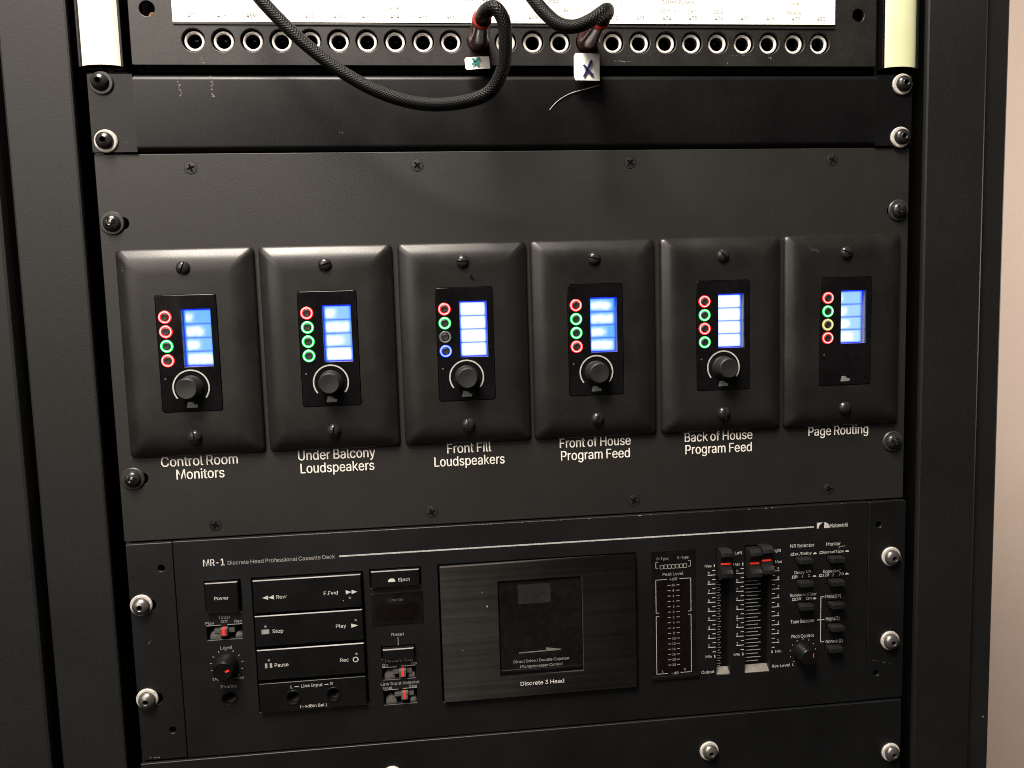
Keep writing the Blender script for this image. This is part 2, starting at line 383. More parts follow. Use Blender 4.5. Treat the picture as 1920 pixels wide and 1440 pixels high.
# sans-serif letter outlines: advance, points, faces (cap height = 200)
GLYPHS = {
    'a': (153, '63 -3 49 -2 37 2 27 8 19 18 14 29 12 42 13 54 17 63 23 70 30 76 39 80 49 83 60 85 70 86 82 88 92 89 99 90 104 92 107 95 108 100 108 101 107 109 105 117 100 122 94 127 86 129 77 130 67 129 59 127 52 123 46 118 42 113 39 108 16 114 22 127 31 136 41 143 52 148 64 150 76 151 85 151 94 149 103 146 112 142 120 135 127 126 131 114 132 99 132 0 109 0 109 20 107 20 104 15 99 10 93 5 85 0 75 -2 67 18 79 19 90 23 98 29 104 37 107 45 108 54 108 75 106 73 102 72 97 70 91 69 85 68 79 67 73 67 69 66 61 65 53 62 46 59 41 55 37 49 36 41 37 34 40 28 45 24 51 21 58 19', '39.41.40 39.42.41 38.42.39 38.43.42 37.43.38 37.44.43 36.44.37 36.45.44 35.45.36 35.27.45 27.46.45 35.28.27 26.46.27 35.29.28 25.46.26 35.30.29 34.30.35 24.46.25 24.47.46 34.31.30 23.47.24 34.32.31 22.47.23 33.32.34 22.48.47 21.48.22 20.48.21 19.48.20 19.49.48 18.49.19 17.65.18 65.49.18 16.65.17 15.65.16 14.65.15 13.65.14 12.65.13 11.65.12 10.65.11 9.65.10 9.66.65 64.49.65 9.67.66 9.68.67 8.68.9 8.69.68 8.70.69 8.71.70 8.72.71 8.73.72 8.74.73 8.75.74 7.75.8 7.76.75 7.77.76 7.78.77 63.49.64 6.78.7 6.79.78 62.49.63 5.79.6 5.80.79 61.51.62 51.49.62 5.81.80 60.51.61 4.81.5 4.82.81 4.83.82 59.52.60 52.51.60 4.84.83 59.53.52 50.49.51 58.53.59 4.58.84 4.53.58 3.53.4 3.54.53 3.55.54 2.55.3 2.56.55 1.56.2 1.57.56 0.57.1'),
    'b': (167, '90 -3 78 -2 68 1 60 7 54 12 50 18 46 23 44 23 44 0 21 0 21 200 45 200 45 126 46 126 50 130 54 136 60 142 67 147 77 150 90 151 108 149 123 142 136 130 145 115 151 96 153 74 151 52 145 33 136 18 123 6 108 -1 87 18 99 20 110 26 118 34 124 46 128 59 129 74 128 89 124 103 118 114 110 122 99 128 87 130 74 128 63 123 55 114 49 103 46 90 44 74 46 59 49 45 55 34 64 26 74 20', '9.11.10 9.12.11 18.20.19 17.20.18 17.21.20 16.21.17 16.22.21 15.22.16 14.22.15 14.43.22 43.42.22 42.23.22 13.43.14 13.44.43 13.45.44 41.23.42 9.13.12 9.47.13 47.46.13 46.45.13 40.23.41 40.24.23 39.24.40 9.48.47 38.24.39 38.25.24 9.49.48 37.25.38 9.50.49 36.25.37 36.26.25 35.26.36 9.51.50 35.27.26 34.27.35 9.7.51 7.52.51 33.27.34 7.53.52 33.28.27 32.28.33 7.6.53 6.54.53 9.8.7 5.54.6 31.28.32 5.31.54 5.28.31 4.28.5 4.29.28 3.29.4 2.29.3 2.30.29 1.30.2 1.0.30'),
    'c': (156, '81 -3 62 -1 46 6 32 18 22 33 16 52 13 74 16 96 22 114 32 130 46 141 62 149 81 151 92 150 102 148 112 145 120 140 127 134 134 127 139 118 142 109 119 103 117 109 114 114 111 118 106 122 101 125 95 128 89 129 81 130 68 128 57 122 49 113 43 102 39 88 38 74 39 59 43 46 49 35 57 26 68 20 81 18 89 19 95 20 101 23 106 26 111 30 115 35 118 40 120 46 143 40 139 31 134 22 128 15 120 8 112 3 102 0 92 -2', '11.13.12 11.14.13 10.14.11 10.15.14 10.16.15 9.16.10 9.17.16 9.29.17 29.18.17 8.30.9 30.29.9 28.18.29 27.18.28 8.31.30 26.18.27 26.19.18 25.19.26 24.19.25 8.32.31 23.19.24 23.20.19 7.32.8 22.20.23 7.33.32 22.21.20 7.34.33 6.34.7 6.35.34 5.35.6 5.36.35 5.37.36 4.37.5 4.38.37 48.50.49 48.51.50 47.51.48 46.51.47 4.39.38 3.39.4 46.52.51 45.52.46 44.52.45 3.40.39 43.52.44 43.53.52 42.53.43 3.41.40 41.53.42 3.53.41 2.53.3 2.54.53 2.55.54 1.55.2 1.56.55 1.57.56 0.57.1'),
    'd': (167, '77 -3 59 -1 44 6 31 18 21 33 15 52 13 74 15 96 22 115 31 130 44 142 59 149 77 151 90 150 99 147 107 142 113 136 117 130 120 126 122 126 122 200 146 200 146 0 123 0 123 23 121 23 117 18 113 12 107 7 99 1 89 -2 80 18 93 20 103 26 112 34 118 45 121 59 123 74 121 90 118 103 112 114 104 123 93 128 80 130 67 128 57 122 49 114 43 103 39 89 38 74 39 59 43 46 49 34 57 26 68 20', '19.21.20 19.22.21 11.13.12 11.14.13 10.14.11 10.15.14 9.15.10 9.16.15 9.17.16 8.44.9 44.43.9 43.17.9 43.18.17 42.18.43 41.18.42 8.45.44 41.19.18 41.40.19 40.39.19 39.22.19 8.46.45 7.46.8 7.47.46 38.22.39 7.48.47 6.48.7 37.22.38 6.49.48 6.50.49 36.22.37 5.50.6 5.51.50 35.22.36 4.51.5 4.52.51 34.24.35 24.22.35 4.53.52 33.24.34 3.53.4 3.54.53 32.25.33 25.24.33 32.26.25 23.22.24 3.31.54 31.26.32 3.26.31 3.27.26 2.27.3 2.28.27 2.29.28 1.29.2 1.30.29 0.30.1'),
    'e': (159, '83 -3 63 -1 46 6 32 18 22 33 16 52 13 73 16 95 22 114 32 129 45 141 62 149 81 151 93 150 104 147 116 142 126 134 134 124 140 111 145 95 146 76 146 67 29 67 29 87 133 87 122 79 121 93 117 106 111 116 103 123 93 128 81 130 68 128 58 123 49 116 43 106 39 95 38 83 38 70 39 55 43 42 50 32 59 24 71 20 83 18 92 19 100 21 106 24 112 29 117 34 120 41 143 36 139 25 132 15 122 8 111 2 98 -2', '11.13.12 11.14.13 10.14.11 10.15.14 10.16.15 9.16.10 9.31.16 31.17.16 9.32.31 30.17.31 8.32.9 29.17.30 8.33.32 29.18.17 28.18.29 8.34.33 27.18.28 8.35.34 7.35.8 27.19.18 7.36.35 26.19.27 26.24.19 24.20.19 6.23.7 23.36.7 23.37.36 25.24.26 6.22.23 37.24.23 37.20.24 38.20.37 38.21.20 5.22.6 39.21.38 5.21.22 5.39.21 5.40.39 4.40.5 4.41.40 49.51.50 49.52.51 48.52.49 3.41.4 3.42.41 47.52.48 47.53.52 3.43.42 46.53.47 45.53.46 3.44.43 44.53.45 3.53.44 2.53.3 2.54.53 2.55.54 1.55.2 1.56.55 0.56.1'),
    'f': (100, '90 149 90 129 3 129 3 149 32 0 32 170 33 181 38 191 44 199 53 204 63 207 74 208 81 208 87 207 92 206 95 205 89 184 87 185 84 186 81 186 77 186 67 185 61 181 57 174 56 165 56 0', '10.12.11 10.13.12 9.13.10 9.14.13 9.15.14 9.16.15 8.17.9 17.16.9 7.19.8 19.18.8 18.17.8 6.20.7 20.19.7 6.21.20 6.22.21 5.22.6 5.23.22 5.24.23 4.24.5 4.25.24 2.0.3 2.1.0'),
    'g': (167, '81 -59 66 -58 53 -55 41 -50 32 -43 25 -36 20 -27 40 -16 43 -21 48 -26 53 -31 61 -35 70 -37 81 -38 98 -36 111 -30 120 -18 122 -2 122 27 120 27 117 22 113 16 107 11 99 6 89 3 77 2 60 4 44 10 31 21 22 35 15 54 13 75 15 97 22 115 31 130 44 142 60 149 77 151 90 150 100 147 107 142 113 136 118 130 121 125 123 125 123 149 146 149 146 -3 144 -21 138 -35 127 -46 114 -53 99 -58 81 23 93 25 104 30 112 37 118 48 122 60 123 76 122 91 118 104 112 115 104 123 93 128 81 130 68 128 57 122 49 114 43 103 39 90 38 76 39 61 43 48 49 38 57 30 68 25', '36.38.37 36.39.38 44.46.45 44.47.46 35.39.36 35.40.39 34.40.35 34.41.40 34.42.41 33.66.34 66.65.34 65.42.34 65.43.42 64.43.65 63.43.64 33.67.66 63.44.43 63.62.44 62.61.44 61.60.44 60.47.44 33.68.67 32.68.33 32.69.68 32.70.69 31.70.32 59.47.60 31.71.70 31.72.71 58.47.59 30.72.31 30.73.72 57.47.58 29.73.30 29.74.73 56.18.57 18.47.57 29.75.74 55.18.56 28.75.29 28.76.75 54.19.55 19.18.55 54.20.19 17.47.18 28.53.76 53.20.54 28.20.53 28.21.20 27.21.28 27.22.21 27.23.22 26.23.27 26.24.23 25.24.26 16.47.17 16.48.47 6.8.7 15.48.16 6.9.8 15.49.48 6.10.9 5.10.6 14.49.15 5.11.10 5.12.11 14.50.49 4.12.5 13.50.14 4.13.12 4.50.13 3.50.4 3.51.50 2.51.3 2.52.51 1.52.2 1.0.52'),
    'h': (161, '45 89 45 0 21 0 21 200 45 200 45 113 40 113 49 131 60 142 74 149 89 151 104 150 116 145 126 137 134 126 139 112 140 94 140 0 116 0 116 92 114 108 107 120 97 127 83 129 72 128 63 125 56 119 50 111 46 101', '2.4.3 2.6.4 6.5.4 9.11.10 9.12.11 8.12.9 8.13.12 7.13.8 7.23.13 23.14.13 6.25.7 25.24.7 24.23.7 22.14.23 21.14.22 21.15.14 6.26.25 20.15.21 6.27.26 2.28.6 28.27.6 20.16.15 19.16.20 2.0.28 19.17.16 18.17.19 2.1.0'),
    'i': (66, '33 174 27 175 21 179 17 184 16 190 17 196 21 201 27 205 33 206 39 205 45 201 48 196 50 190 48 184 45 179 39 175 21 0 21 149 45 149 45 0', '16.18.17 16.19.18 7.9.8 6.9.7 6.10.9 5.10.6 5.11.10 4.11.5 4.12.11 3.12.4 3.13.12 2.13.3 2.14.13 1.14.2 1.15.14 0.15.1'),
    'j': (66, '33 174 26 175 21 179 17 184 16 190 17 196 21 201 26 205 33 206 39 205 45 201 48 196 50 190 48 184 45 179 39 175 21 149 45 149 45 -12 44 -25 40 -36 34 -44 25 -51 15 -55 1 -56 -4 -56 -4 -34 1 -34 10 -33 16 -28 19 -21 21 -11', '31.17.16 31.18.17 30.18.31 30.19.18 29.19.30 29.20.19 28.20.29 27.20.28 25.27.26 25.20.27 25.21.20 25.22.21 25.23.22 25.24.23 7.9.8 6.9.7 6.10.9 5.10.6 5.11.10 4.11.5 4.12.11 3.12.4 3.13.12 2.13.3 2.14.13 1.14.2 1.15.14 0.15.1'),
    'k': (150, '43 54 43 83 47 83 112 149 142 149 72 78 70 78 21 0 21 200 45 200 45 0 116 0 58 73 75 90 146 0', '7.9.8 7.1.9 1.10.9 2.4.3 2.13.4 13.5.4 2.12.13 5.14.13 7.0.1 10.2.1 10.12.2 0.5.6 0.14.5 10.11.12 7.14.0 10.14.7 11.14.10'),
    'l': (74, '55 -1 40 1 29 8 23 19 21 33 21 200 45 200 45 39 45 30 47 24 51 21 57 20 61 20 63 21 65 21 67 21 71 1 68 0 64 0 59 -1', '4.6.5 4.7.6 4.8.7 3.8.4 3.9.8 3.10.9 3.11.10 14.16.15 13.16.14 12.16.13 11.16.12 3.16.11 2.16.3 1.16.2 0.16.1 0.17.16 0.18.17 0.19.18'),
    'm': (240, '21 0 21 149 44 149 44 116 42 116 46 127 52 136 59 143 68 148 77 151 86 152 101 149 113 142 121 130 126 116 123 116 127 126 133 135 140 142 150 147 160 151 172 152 184 150 195 146 205 139 213 129 217 116 219 100 219 0 195 0 195 100 193 114 186 123 176 128 165 130 155 129 147 126 141 121 136 114 133 106 132 97 132 0 108 0 108 102 106 113 99 122 90 128 78 130 70 129 62 126 55 121 49 114 46 105 45 94 45 0', '9.11.10 20.22.21 8.11.9 19.22.20 19.23.22 8.12.11 0.2.1 0.4.2 4.3.2 7.12.8 18.23.19 18.24.23 6.12.7 17.24.18 6.13.12 17.25.24 5.47.6 47.13.6 16.34.17 34.25.17 47.46.13 46.14.13 5.48.47 16.35.34 33.25.34 33.26.25 5.49.48 16.36.35 32.26.33 45.14.46 4.49.5 15.36.16 4.50.49 15.37.36 31.26.32 44.15.45 15.14.45 4.51.50 15.38.37 31.27.26 0.52.4 52.51.4 44.38.15 44.39.38 30.27.31 43.39.44 43.40.39 0.53.52 42.40.43 30.28.27 29.28.30 42.41.40 0.54.53'),
    'n': (161, '45 89 45 0 21 0 21 149 44 149 44 113 40 113 49 131 60 142 74 149 89 151 104 150 116 145 126 137 134 126 139 112 140 94 140 0 116 0 116 92 114 108 107 120 97 127 83 129 72 128 63 125 56 119 50 111 46 101', '9.11.10 9.12.11 2.4.3 2.6.4 6.5.4 8.12.9 8.13.12 7.13.8 7.23.13 23.14.13 6.25.7 25.24.7 24.23.7 22.14.23 21.14.22 21.15.14 6.26.25 20.15.21 6.27.26 2.28.6 28.27.6 20.16.15 19.16.20 2.0.28 19.17.16 18.17.19 2.1.0'),
    'o': (163, '81 -3 62 -1 46 6 32 18 22 33 16 52 13 74 16 96 22 114 32 130 46 141 62 149 81 151 101 149 117 141 131 130 141 114 148 96 150 74 148 52 141 33 131 18 117 6 101 -1 81 18 95 20 106 26 115 35 121 46 124 59 126 74 124 88 121 101 115 113 106 122 95 128 81 130 68 128 57 122 49 113 43 102 39 88 38 74 39 59 43 46 49 35 57 26 68 20', '11.13.12 10.13.11 10.14.13 9.14.10 9.15.14 8.37.9 37.36.9 36.15.9 36.35.15 35.16.15 8.38.37 34.16.35 8.39.38 33.16.34 7.39.8 33.17.16 7.40.39 32.17.33 7.41.40 31.17.32 31.18.17 6.41.7 6.42.41 30.18.31 5.42.6 5.43.42 29.18.30 29.19.18 5.44.43 28.19.29 4.44.5 28.20.19 4.45.44 27.20.28 4.46.45 26.20.27 3.46.4 26.21.20 3.47.46 25.21.26 3.24.47 24.21.25 3.21.24 2.21.3 2.22.21 1.22.2 1.23.22 1.0.23'),
    'p': (167, '21 -56 21 149 44 149 44 126 46 126 50 130 54 136 60 142 67 147 77 150 90 151 108 149 123 142 136 130 145 115 151 96 153 74 151 52 145 33 136 18 123 6 108 -1 90 -3 78 -2 68 1 60 7 54 12 50 18 46 23 45 23 45 -56 87 18 99 20 110 26 118 34 124 46 128 59 129 74 128 89 124 103 118 114 110 122 99 128 87 130 74 128 63 123 55 114 49 103 46 90 44 74 46 59 49 45 55 34 64 26 74 20', '9.11.10 8.11.9 0.2.1 0.3.2 8.12.11 7.12.8 7.13.12 6.13.7 5.13.6 5.43.13 43.42.13 42.14.13 4.43.5 4.44.43 4.45.44 41.14.42 0.4.3 0.48.4 48.47.4 47.46.4 46.45.4 40.14.41 40.15.14 39.15.40 38.15.39 38.16.15 0.49.48 37.16.38 0.50.49 36.16.37 36.17.16 35.17.36 0.51.50 35.18.17 34.18.35 0.29.51 29.52.51 33.18.34 29.53.52 33.19.18 32.19.33 29.28.53 28.54.53 0.30.29 27.54.28 31.19.32 27.31.54 27.19.31 26.19.27 26.20.19 25.20.26 24.20.25 24.21.20 23.21.24 23.22.21'),
    'q': (167, '146 -56 122 -56 122 23 120 23 117 18 113 12 107 7 99 1 89 -2 77 -3 59 -1 44 6 31 18 21 33 15 52 13 74 15 96 22 115 31 130 44 142 59 149 77 151 90 150 99 147 107 142 113 136 117 130 121 126 123 126 123 149 146 149 80 18 93 20 103 26 112 34 118 45 121 59 123 74 121 90 118 103 112 114 104 123 93 128 80 130 67 128 57 122 49 114 43 103 39 89 38 74 39 59 43 46 49 34 57 26 68 20', '20.22.21 20.23.22 28.30.29 28.0.30 19.23.20 19.24.23 18.24.19 18.25.24 18.26.25 17.44.18 44.43.18 43.26.18 43.27.26 42.27.43 41.27.42 17.45.44 41.28.27 41.40.28 40.39.28 39.38.28 38.0.28 17.46.45 16.46.17 16.47.46 16.48.47 15.48.16 37.0.38 15.49.48 15.50.49 36.0.37 14.50.15 14.51.50 35.0.36 13.51.14 13.52.51 34.2.35 2.0.35 13.53.52 33.2.34 12.53.13 12.54.53 32.3.33 3.2.33 32.4.3 1.0.2 12.31.54 31.4.32 12.4.31 12.5.4 11.5.12 11.6.5 11.7.6 10.7.11 10.8.7 9.8.10'),
    'r': (102, '21 0 21 149 44 149 44 126 45 126 51 136 60 144 71 150 84 151 87 151 90 151 93 151 96 151 96 127 94 127 90 128 86 128 81 128 71 127 63 124 55 118 49 111 46 103 45 93 45 0', '7.9.8 7.10.9 7.11.10 7.12.11 7.13.12 6.13.7 0.2.1 0.3.2 5.13.6 4.17.5 17.16.5 16.15.5 15.14.5 14.13.5 4.18.17 4.19.18 0.4.3 0.22.4 22.21.4 21.20.4 20.19.4 0.23.22 0.24.23'),
    's': (143, '72 -3 57 -2 44 1 33 7 24 15 18 25 14 37 37 42 41 31 49 24 59 19 71 18 85 20 96 24 103 32 105 40 104 48 100 53 93 58 83 61 59 67 41 73 28 82 21 93 18 108 20 120 26 130 34 139 45 146 59 150 74 151 88 150 100 146 110 141 118 133 123 124 127 114 105 109 102 117 95 124 86 129 74 131 61 129 51 125 45 118 43 109 44 101 49 96 56 91 68 88 90 82 108 76 120 67 128 56 130 42 128 29 123 19 114 9 102 3 88 -2', '29.31.30 29.32.31 28.32.29 28.33.32 27.33.28 27.34.33 26.34.27 26.41.34 41.35.34 26.42.41 40.35.41 25.42.26 25.43.42 39.35.40 25.44.43 39.36.35 38.36.39 24.44.25 24.45.44 37.36.38 24.46.45 23.46.24 23.47.46 23.48.47 22.48.23 22.49.48 22.50.49 22.51.50 21.51.22 21.52.51 20.52.21 20.53.52 19.53.20 18.53.19 17.53.18 17.54.53 16.54.17 15.54.16 6.8.7 15.55.54 14.55.15 5.8.6 13.55.14 5.9.8 13.56.55 4.9.5 12.56.13 4.10.9 11.56.12 4.11.10 11.57.56 4.57.11 3.57.4 3.58.57 2.58.3 2.59.58 1.59.2 1.0.59'),
    't': (89, '80 149 80 129 3 129 3 149 26 185 50 185 50 38 51 30 53 24 59 21 67 20 70 20 73 20 76 21 79 21 84 1 80 0 75 -1 71 -1 66 -2 49 1 36 8 28 20 26 37', '23.5.4 23.6.5 2.0.3 2.1.0 23.7.6 22.7.23 22.8.7 22.9.8 13.15.14 22.10.9 12.15.13 21.10.22 11.15.12 10.15.11 21.15.10 20.15.21 19.15.20 19.16.15 19.17.16 19.18.17'),
    'u': (161, '72 -2 58 0 45 4 35 12 27 23 22 37 21 55 21 149 45 149 45 57 47 41 54 29 65 22 79 20 89 21 98 24 106 30 111 38 115 48 116 60 116 149 140 149 140 0 117 0 117 36 121 36 112 18 101 7 87 0', '6.8.7 6.9.8 19.21.20 19.22.21 18.22.19 6.10.9 5.10.6 17.25.18 25.22.18 5.11.10 16.24.17 24.25.17 4.11.5 16.26.24 26.23.24 26.22.25 15.26.16 4.12.11 14.26.15 3.12.4 3.13.12 13.26.14 3.26.13 3.27.26 23.22.26 2.27.3 2.28.27 1.28.2 1.0.28'),
    'v': (153, '64 0 7 149 33 149 65 61 70 48 73 34 77 21 81 8 72 8 76 21 80 34 84 48 88 61 120 149 146 149 89 0', '0.2.1 0.3.2 12.14.13 12.15.14 0.4.3 11.15.12 0.5.4 10.15.11 0.9.5 9.6.5 9.6.10 6.15.10 0.8.9 7.15.6 0.7.8 0.15.7'),
    'w': (223, '54 0 9 149 34 149 52 84 56 70 60 54 65 36 69 16 65 16 69 35 73 53 77 69 81 84 99 149 124 149 142 84 146 69 150 53 154 36 158 16 154 16 158 36 162 53 166 69 170 84 189 149 214 149 169 0 145 0 125 68 123 78 120 88 117 99 114 110 112 121 109 133 114 133 112 121 109 110 106 99 103 88 100 78 97 68 78 0', '0.2.1 0.3.2 12.35.13 35.14.13 35.36.14 36.15.14 24.26.25 24.27.26 12.34.35 37.15.36 38.34.37 34.15.37 12.38.34 38.33.34 12.39.38 12.40.39 12.41.40 0.4.3 11.41.12 23.27.24 11.42.41 0.5.4 22.27.23 10.42.11 10.43.42 0.6.5 21.27.22 9.43.10 0.8.6 8.7.6 20.19.21 8.43.9 0.43.8'),
    'x': (149, '8 0 67 86 67 67 11 149 39 149 58 120 65 110 70 100 76 90 81 81 69 81 75 90 80 100 85 110 92 120 111 149 138 149 82 66 82 84 141 0 113 0 91 34 84 44 79 53 73 63 68 71 80 71 75 63 70 53 65 44 58 34 36 0', '2.4.3 2.5.4 14.16.15 14.17.16 2.6.5 13.17.14 2.1.6 1.7.6 12.18.13 18.17.13 1.11.7 11.8.7 11.8.12 8.18.12 1.10.11 9.18.8 0.10.1 9.19.18 0.25.10 25.9.10 25.26.9 26.19.9 0.24.25 27.19.26 0.28.24 28.23.24 28.23.27 23.19.27 0.29.28 22.19.23 0.30.29 21.19.22 0.31.30 20.19.21'),
    'y': (153, '19 -54 24 -34 28 -34 35 -35 41 -35 46 -33 51 -29 56 -23 59 -14 64 -1 7 149 33 149 65 61 70 47 73 34 77 21 81 8 72 8 76 21 80 34 84 48 88 61 120 149 146 149 80 -23 75 -33 69 -42 63 -49 55 -53 46 -56 36 -57 30 -57 25 -56 21 -55', '9.11.10 9.12.11 21.23.22 21.24.23 9.13.12 20.24.21 19.16.20 16.24.20 9.14.13 18.15.19 15.16.19 9.18.14 18.15.14 9.17.18 9.16.17 9.24.16 8.24.9 7.24.8 7.25.24 6.25.7 5.25.6 4.25.5 4.26.25 0.2.1 0.3.2 3.26.4 0.26.3 0.27.26 0.28.27 0.29.28 33.29.0 32.29.33 32.30.29 31.30.32'),
    'z': (150, '16 0 16 18 100 126 100 127 19 127 19 149 131 149 131 130 50 24 50 22 133 22 133 0', '4.6.5 4.7.6 4.3.7 3.2.7 2.8.7 1.8.2 1.9.8 1.10.9 1.11.10 0.11.1'),
    'A': (189, '6 0 79 200 109 200 182 0 155 0 113 119 109 131 104 146 98 165 91 188 96 188 90 165 84 146 79 131 75 119 33 0 43 56 43 78 145 78 145 56', '0.9.1 9.2.1 9.10.2 10.3.2 0.17.9 17.11.9 11.8.9 11.8.10 8.18.10 18.3.10 7.18.8 17.12.11 6.18.7 17.13.12 5.18.6 17.14.13 17.16.14 16.15.14 4.19.5 19.18.5 0.16.17 16.18.17 16.19.18 19.3.18 0.15.16 4.3.19'),
    'B': (179, '24 0 24 200 95 200 114 198 129 193 141 185 150 174 155 161 157 147 155 135 152 126 147 118 140 112 132 108 124 105 124 103 133 101 143 97 151 89 158 80 163 68 164 54 163 39 157 26 148 15 135 7 118 2 97 0 49 22 96 22 116 25 130 31 137 41 140 54 138 63 135 72 128 80 120 86 110 89 98 91 49 91 49 112 94 112 104 113 113 116 121 122 127 128 131 137 132 146 130 159 123 169 111 175 94 178 49 178', '0.53.1 53.2.1 53.3.2 53.4.3 53.5.4 53.52.5 52.6.5 0.41.53 51.6.52 50.6.51 50.7.6 49.7.50 49.8.7 48.8.49 48.9.8 47.9.48 46.9.47 46.10.9 45.10.46 45.11.10 44.11.45 44.12.11 43.12.44 42.12.43 42.13.12 0.40.41 40.42.41 40.13.42 40.14.13 40.15.14 40.16.15 40.17.16 40.39.17 39.18.17 0.28.40 38.18.39 37.18.38 37.19.18 36.19.37 36.20.19 35.20.36 34.20.35 34.21.20 33.21.34 32.21.33 32.22.21 31.22.32 31.23.22 30.23.31 30.24.23 29.24.30 0.29.28 0.24.29 0.25.24 0.26.25 0.27.26'),
    'C': (201, '105 -3 81 0 59 10 41 25 27 45 19 70 16 100 19 129 27 155 41 175 59 190 81 200 105 203 120 202 134 198 147 193 158 185 168 176 176 164 182 152 186 137 161 137 158 147 153 155 147 162 140 168 133 173 124 177 115 179 105 179 88 177 72 170 59 159 49 143 43 123 41 100 43 76 49 57 59 41 72 30 88 23 105 21 115 21 124 24 133 27 140 32 147 38 153 45 158 53 161 63 186 63 182 49 176 36 168 24 158 15 147 7 134 2 120 -2', '11.13.12 11.14.13 10.14.11 10.15.14 10.16.15 9.16.10 9.29.16 29.17.16 9.30.29 28.17.29 27.17.28 9.31.30 26.17.27 26.18.17 8.31.9 25.18.26 8.32.31 24.18.25 24.19.18 23.19.24 8.33.32 22.19.23 7.33.8 22.20.19 21.20.22 7.34.33 6.34.7 6.35.34 5.35.6 5.36.35 5.37.36 4.37.5 48.50.49 48.51.50 4.38.37 47.51.48 47.52.51 3.38.4 46.52.47 3.39.38 45.52.46 45.53.52 44.53.45 3.40.39 43.53.44 2.40.3 43.54.53 42.54.43 2.41.40 41.54.42 2.54.41 2.55.54 1.55.2 1.56.55 1.57.56 0.57.1'),
    'D': (197, '24 0 86 0 114 3 138 12 157 27 170 47 179 71 181 100 179 129 170 154 157 174 139 188 116 197 89 200 24 200 49 22 84 22 107 25 125 32 139 43 149 59 155 78 157 100 155 123 149 142 139 157 126 168 108 175 87 178 49 178', '0.1.16.15 1.2.17.16 2.3.18.17 3.4.19.18 4.5.20.19 5.6.21.20 6.7.22.21 7.8.23.22 8.9.24.23 9.10.25.24 10.11.26.25 11.12.27.26 12.13.28.27 13.14.29.28 14.0.15.29'),
    'E': (165, '24 0 24 200 146 200 146 178 49 178 49 112 140 112 140 90 49 90 49 22 148 22 148 0', '0.4.1 4.2.1 4.3.2 0.5.4 0.8.5 8.6.5 8.7.6 0.9.8 0.10.9 0.11.10'),
    'F': (161, '24 0 24 200 145 200 145 178 49 178 49 109 136 109 136 87 49 87 49 0', '0.4.1 4.2.1 4.3.2 0.5.4 0.8.5 8.6.5 8.7.6 0.9.8'),
    'G': (205, '106 -3 81 0 59 10 41 25 27 45 19 71 16 100 19 129 27 155 41 175 59 190 80 200 104 203 119 202 134 198 147 192 159 184 168 175 177 164 183 151 186 137 160 137 157 146 152 155 147 162 140 168 132 173 124 176 115 178 104 179 87 177 72 170 59 159 49 143 43 123 41 100 43 76 49 57 59 41 72 30 88 23 106 21 122 23 136 28 147 37 156 48 161 63 163 80 171 78 111 78 111 101 188 101 188 79 185 56 177 36 165 19 148 7 128 0', '11.13.12 11.14.13 10.14.11 10.15.14 10.16.15 9.16.10 9.29.16 29.17.16 9.30.29 28.17.29 27.17.28 9.31.30 26.17.27 8.31.9 26.18.17 25.18.26 8.32.31 24.18.25 24.19.18 23.19.24 8.33.32 7.33.8 22.19.23 22.20.19 21.20.22 7.34.33 6.34.7 6.35.34 49.51.50 49.47.51 47.52.51 5.35.6 5.36.35 49.46.47 48.52.47 48.53.52 46.48.49 46.53.48 5.37.36 4.37.5 45.53.46 4.38.37 45.54.53 44.54.45 3.38.4 3.39.38 43.54.44 43.55.54 3.40.39 42.55.43 2.40.3 2.41.40 41.55.42 2.55.41 2.56.55 1.56.2 1.57.56 0.57.1'),
    'H': (203, '24 0 24 200 49 200 49 114 154 114 154 200 180 200 180 0 154 0 154 91 49 91 49 0', '0.2.1 0.3.2 4.6.5 4.7.6 0.10.3 10.4.3 10.9.4 9.7.4 0.11.10 8.7.9'),
    'I': (118, '12 0 12 22 46 22 46 178 12 178 12 200 106 200 106 178 72 178 72 22 106 22 106 0', '4.6.5 4.7.6 3.7.4 2.8.3 8.7.3 2.9.8 0.2.1 0.9.2 0.10.9 0.11.10'),
    'J': (156, '73 -3 49 1 30 13 17 32 13 57 13 68 38 68 38 57 41 41 48 29 59 22 73 20 87 22 97 29 104 41 107 57 107 200 132 200 132 57 128 32 116 13 97 1', '15.17.16 15.18.17 4.6.5 4.7.6 3.7.4 3.8.7 14.18.15 14.19.18 13.19.14 3.9.8 2.9.3 13.20.19 2.10.9 12.20.13 2.11.10 11.20.12 2.20.11 1.20.2 1.21.20 0.21.1'),
    'K': (183, '41 57 41 85 48 94 55 103 62 111 69 119 76 127 83 135 143 200 176 200 91 108 90 109 24 0 24 200 49 200 49 131 49 88 49 76 49 0 146 0 74 102 90 122 176 0', '12.14.13 12.15.14 7.9.8 7.21.9 21.10.9 6.21.7 12.1.15 1.2.15 2.16.15 5.21.6 5.20.21 10.22.21 4.20.5 3.20.4 0.10.11 0.22.10 2.20.3 2.19.20 16.19.2 17.19.16 12.0.1 18.19.17 12.22.0 18.22.12 19.22.18'),
    'L': (154, '24 0 24 200 49 200 49 22 142 22 142 0', '0.2.1 0.3.2 0.4.3 0.5.4'),
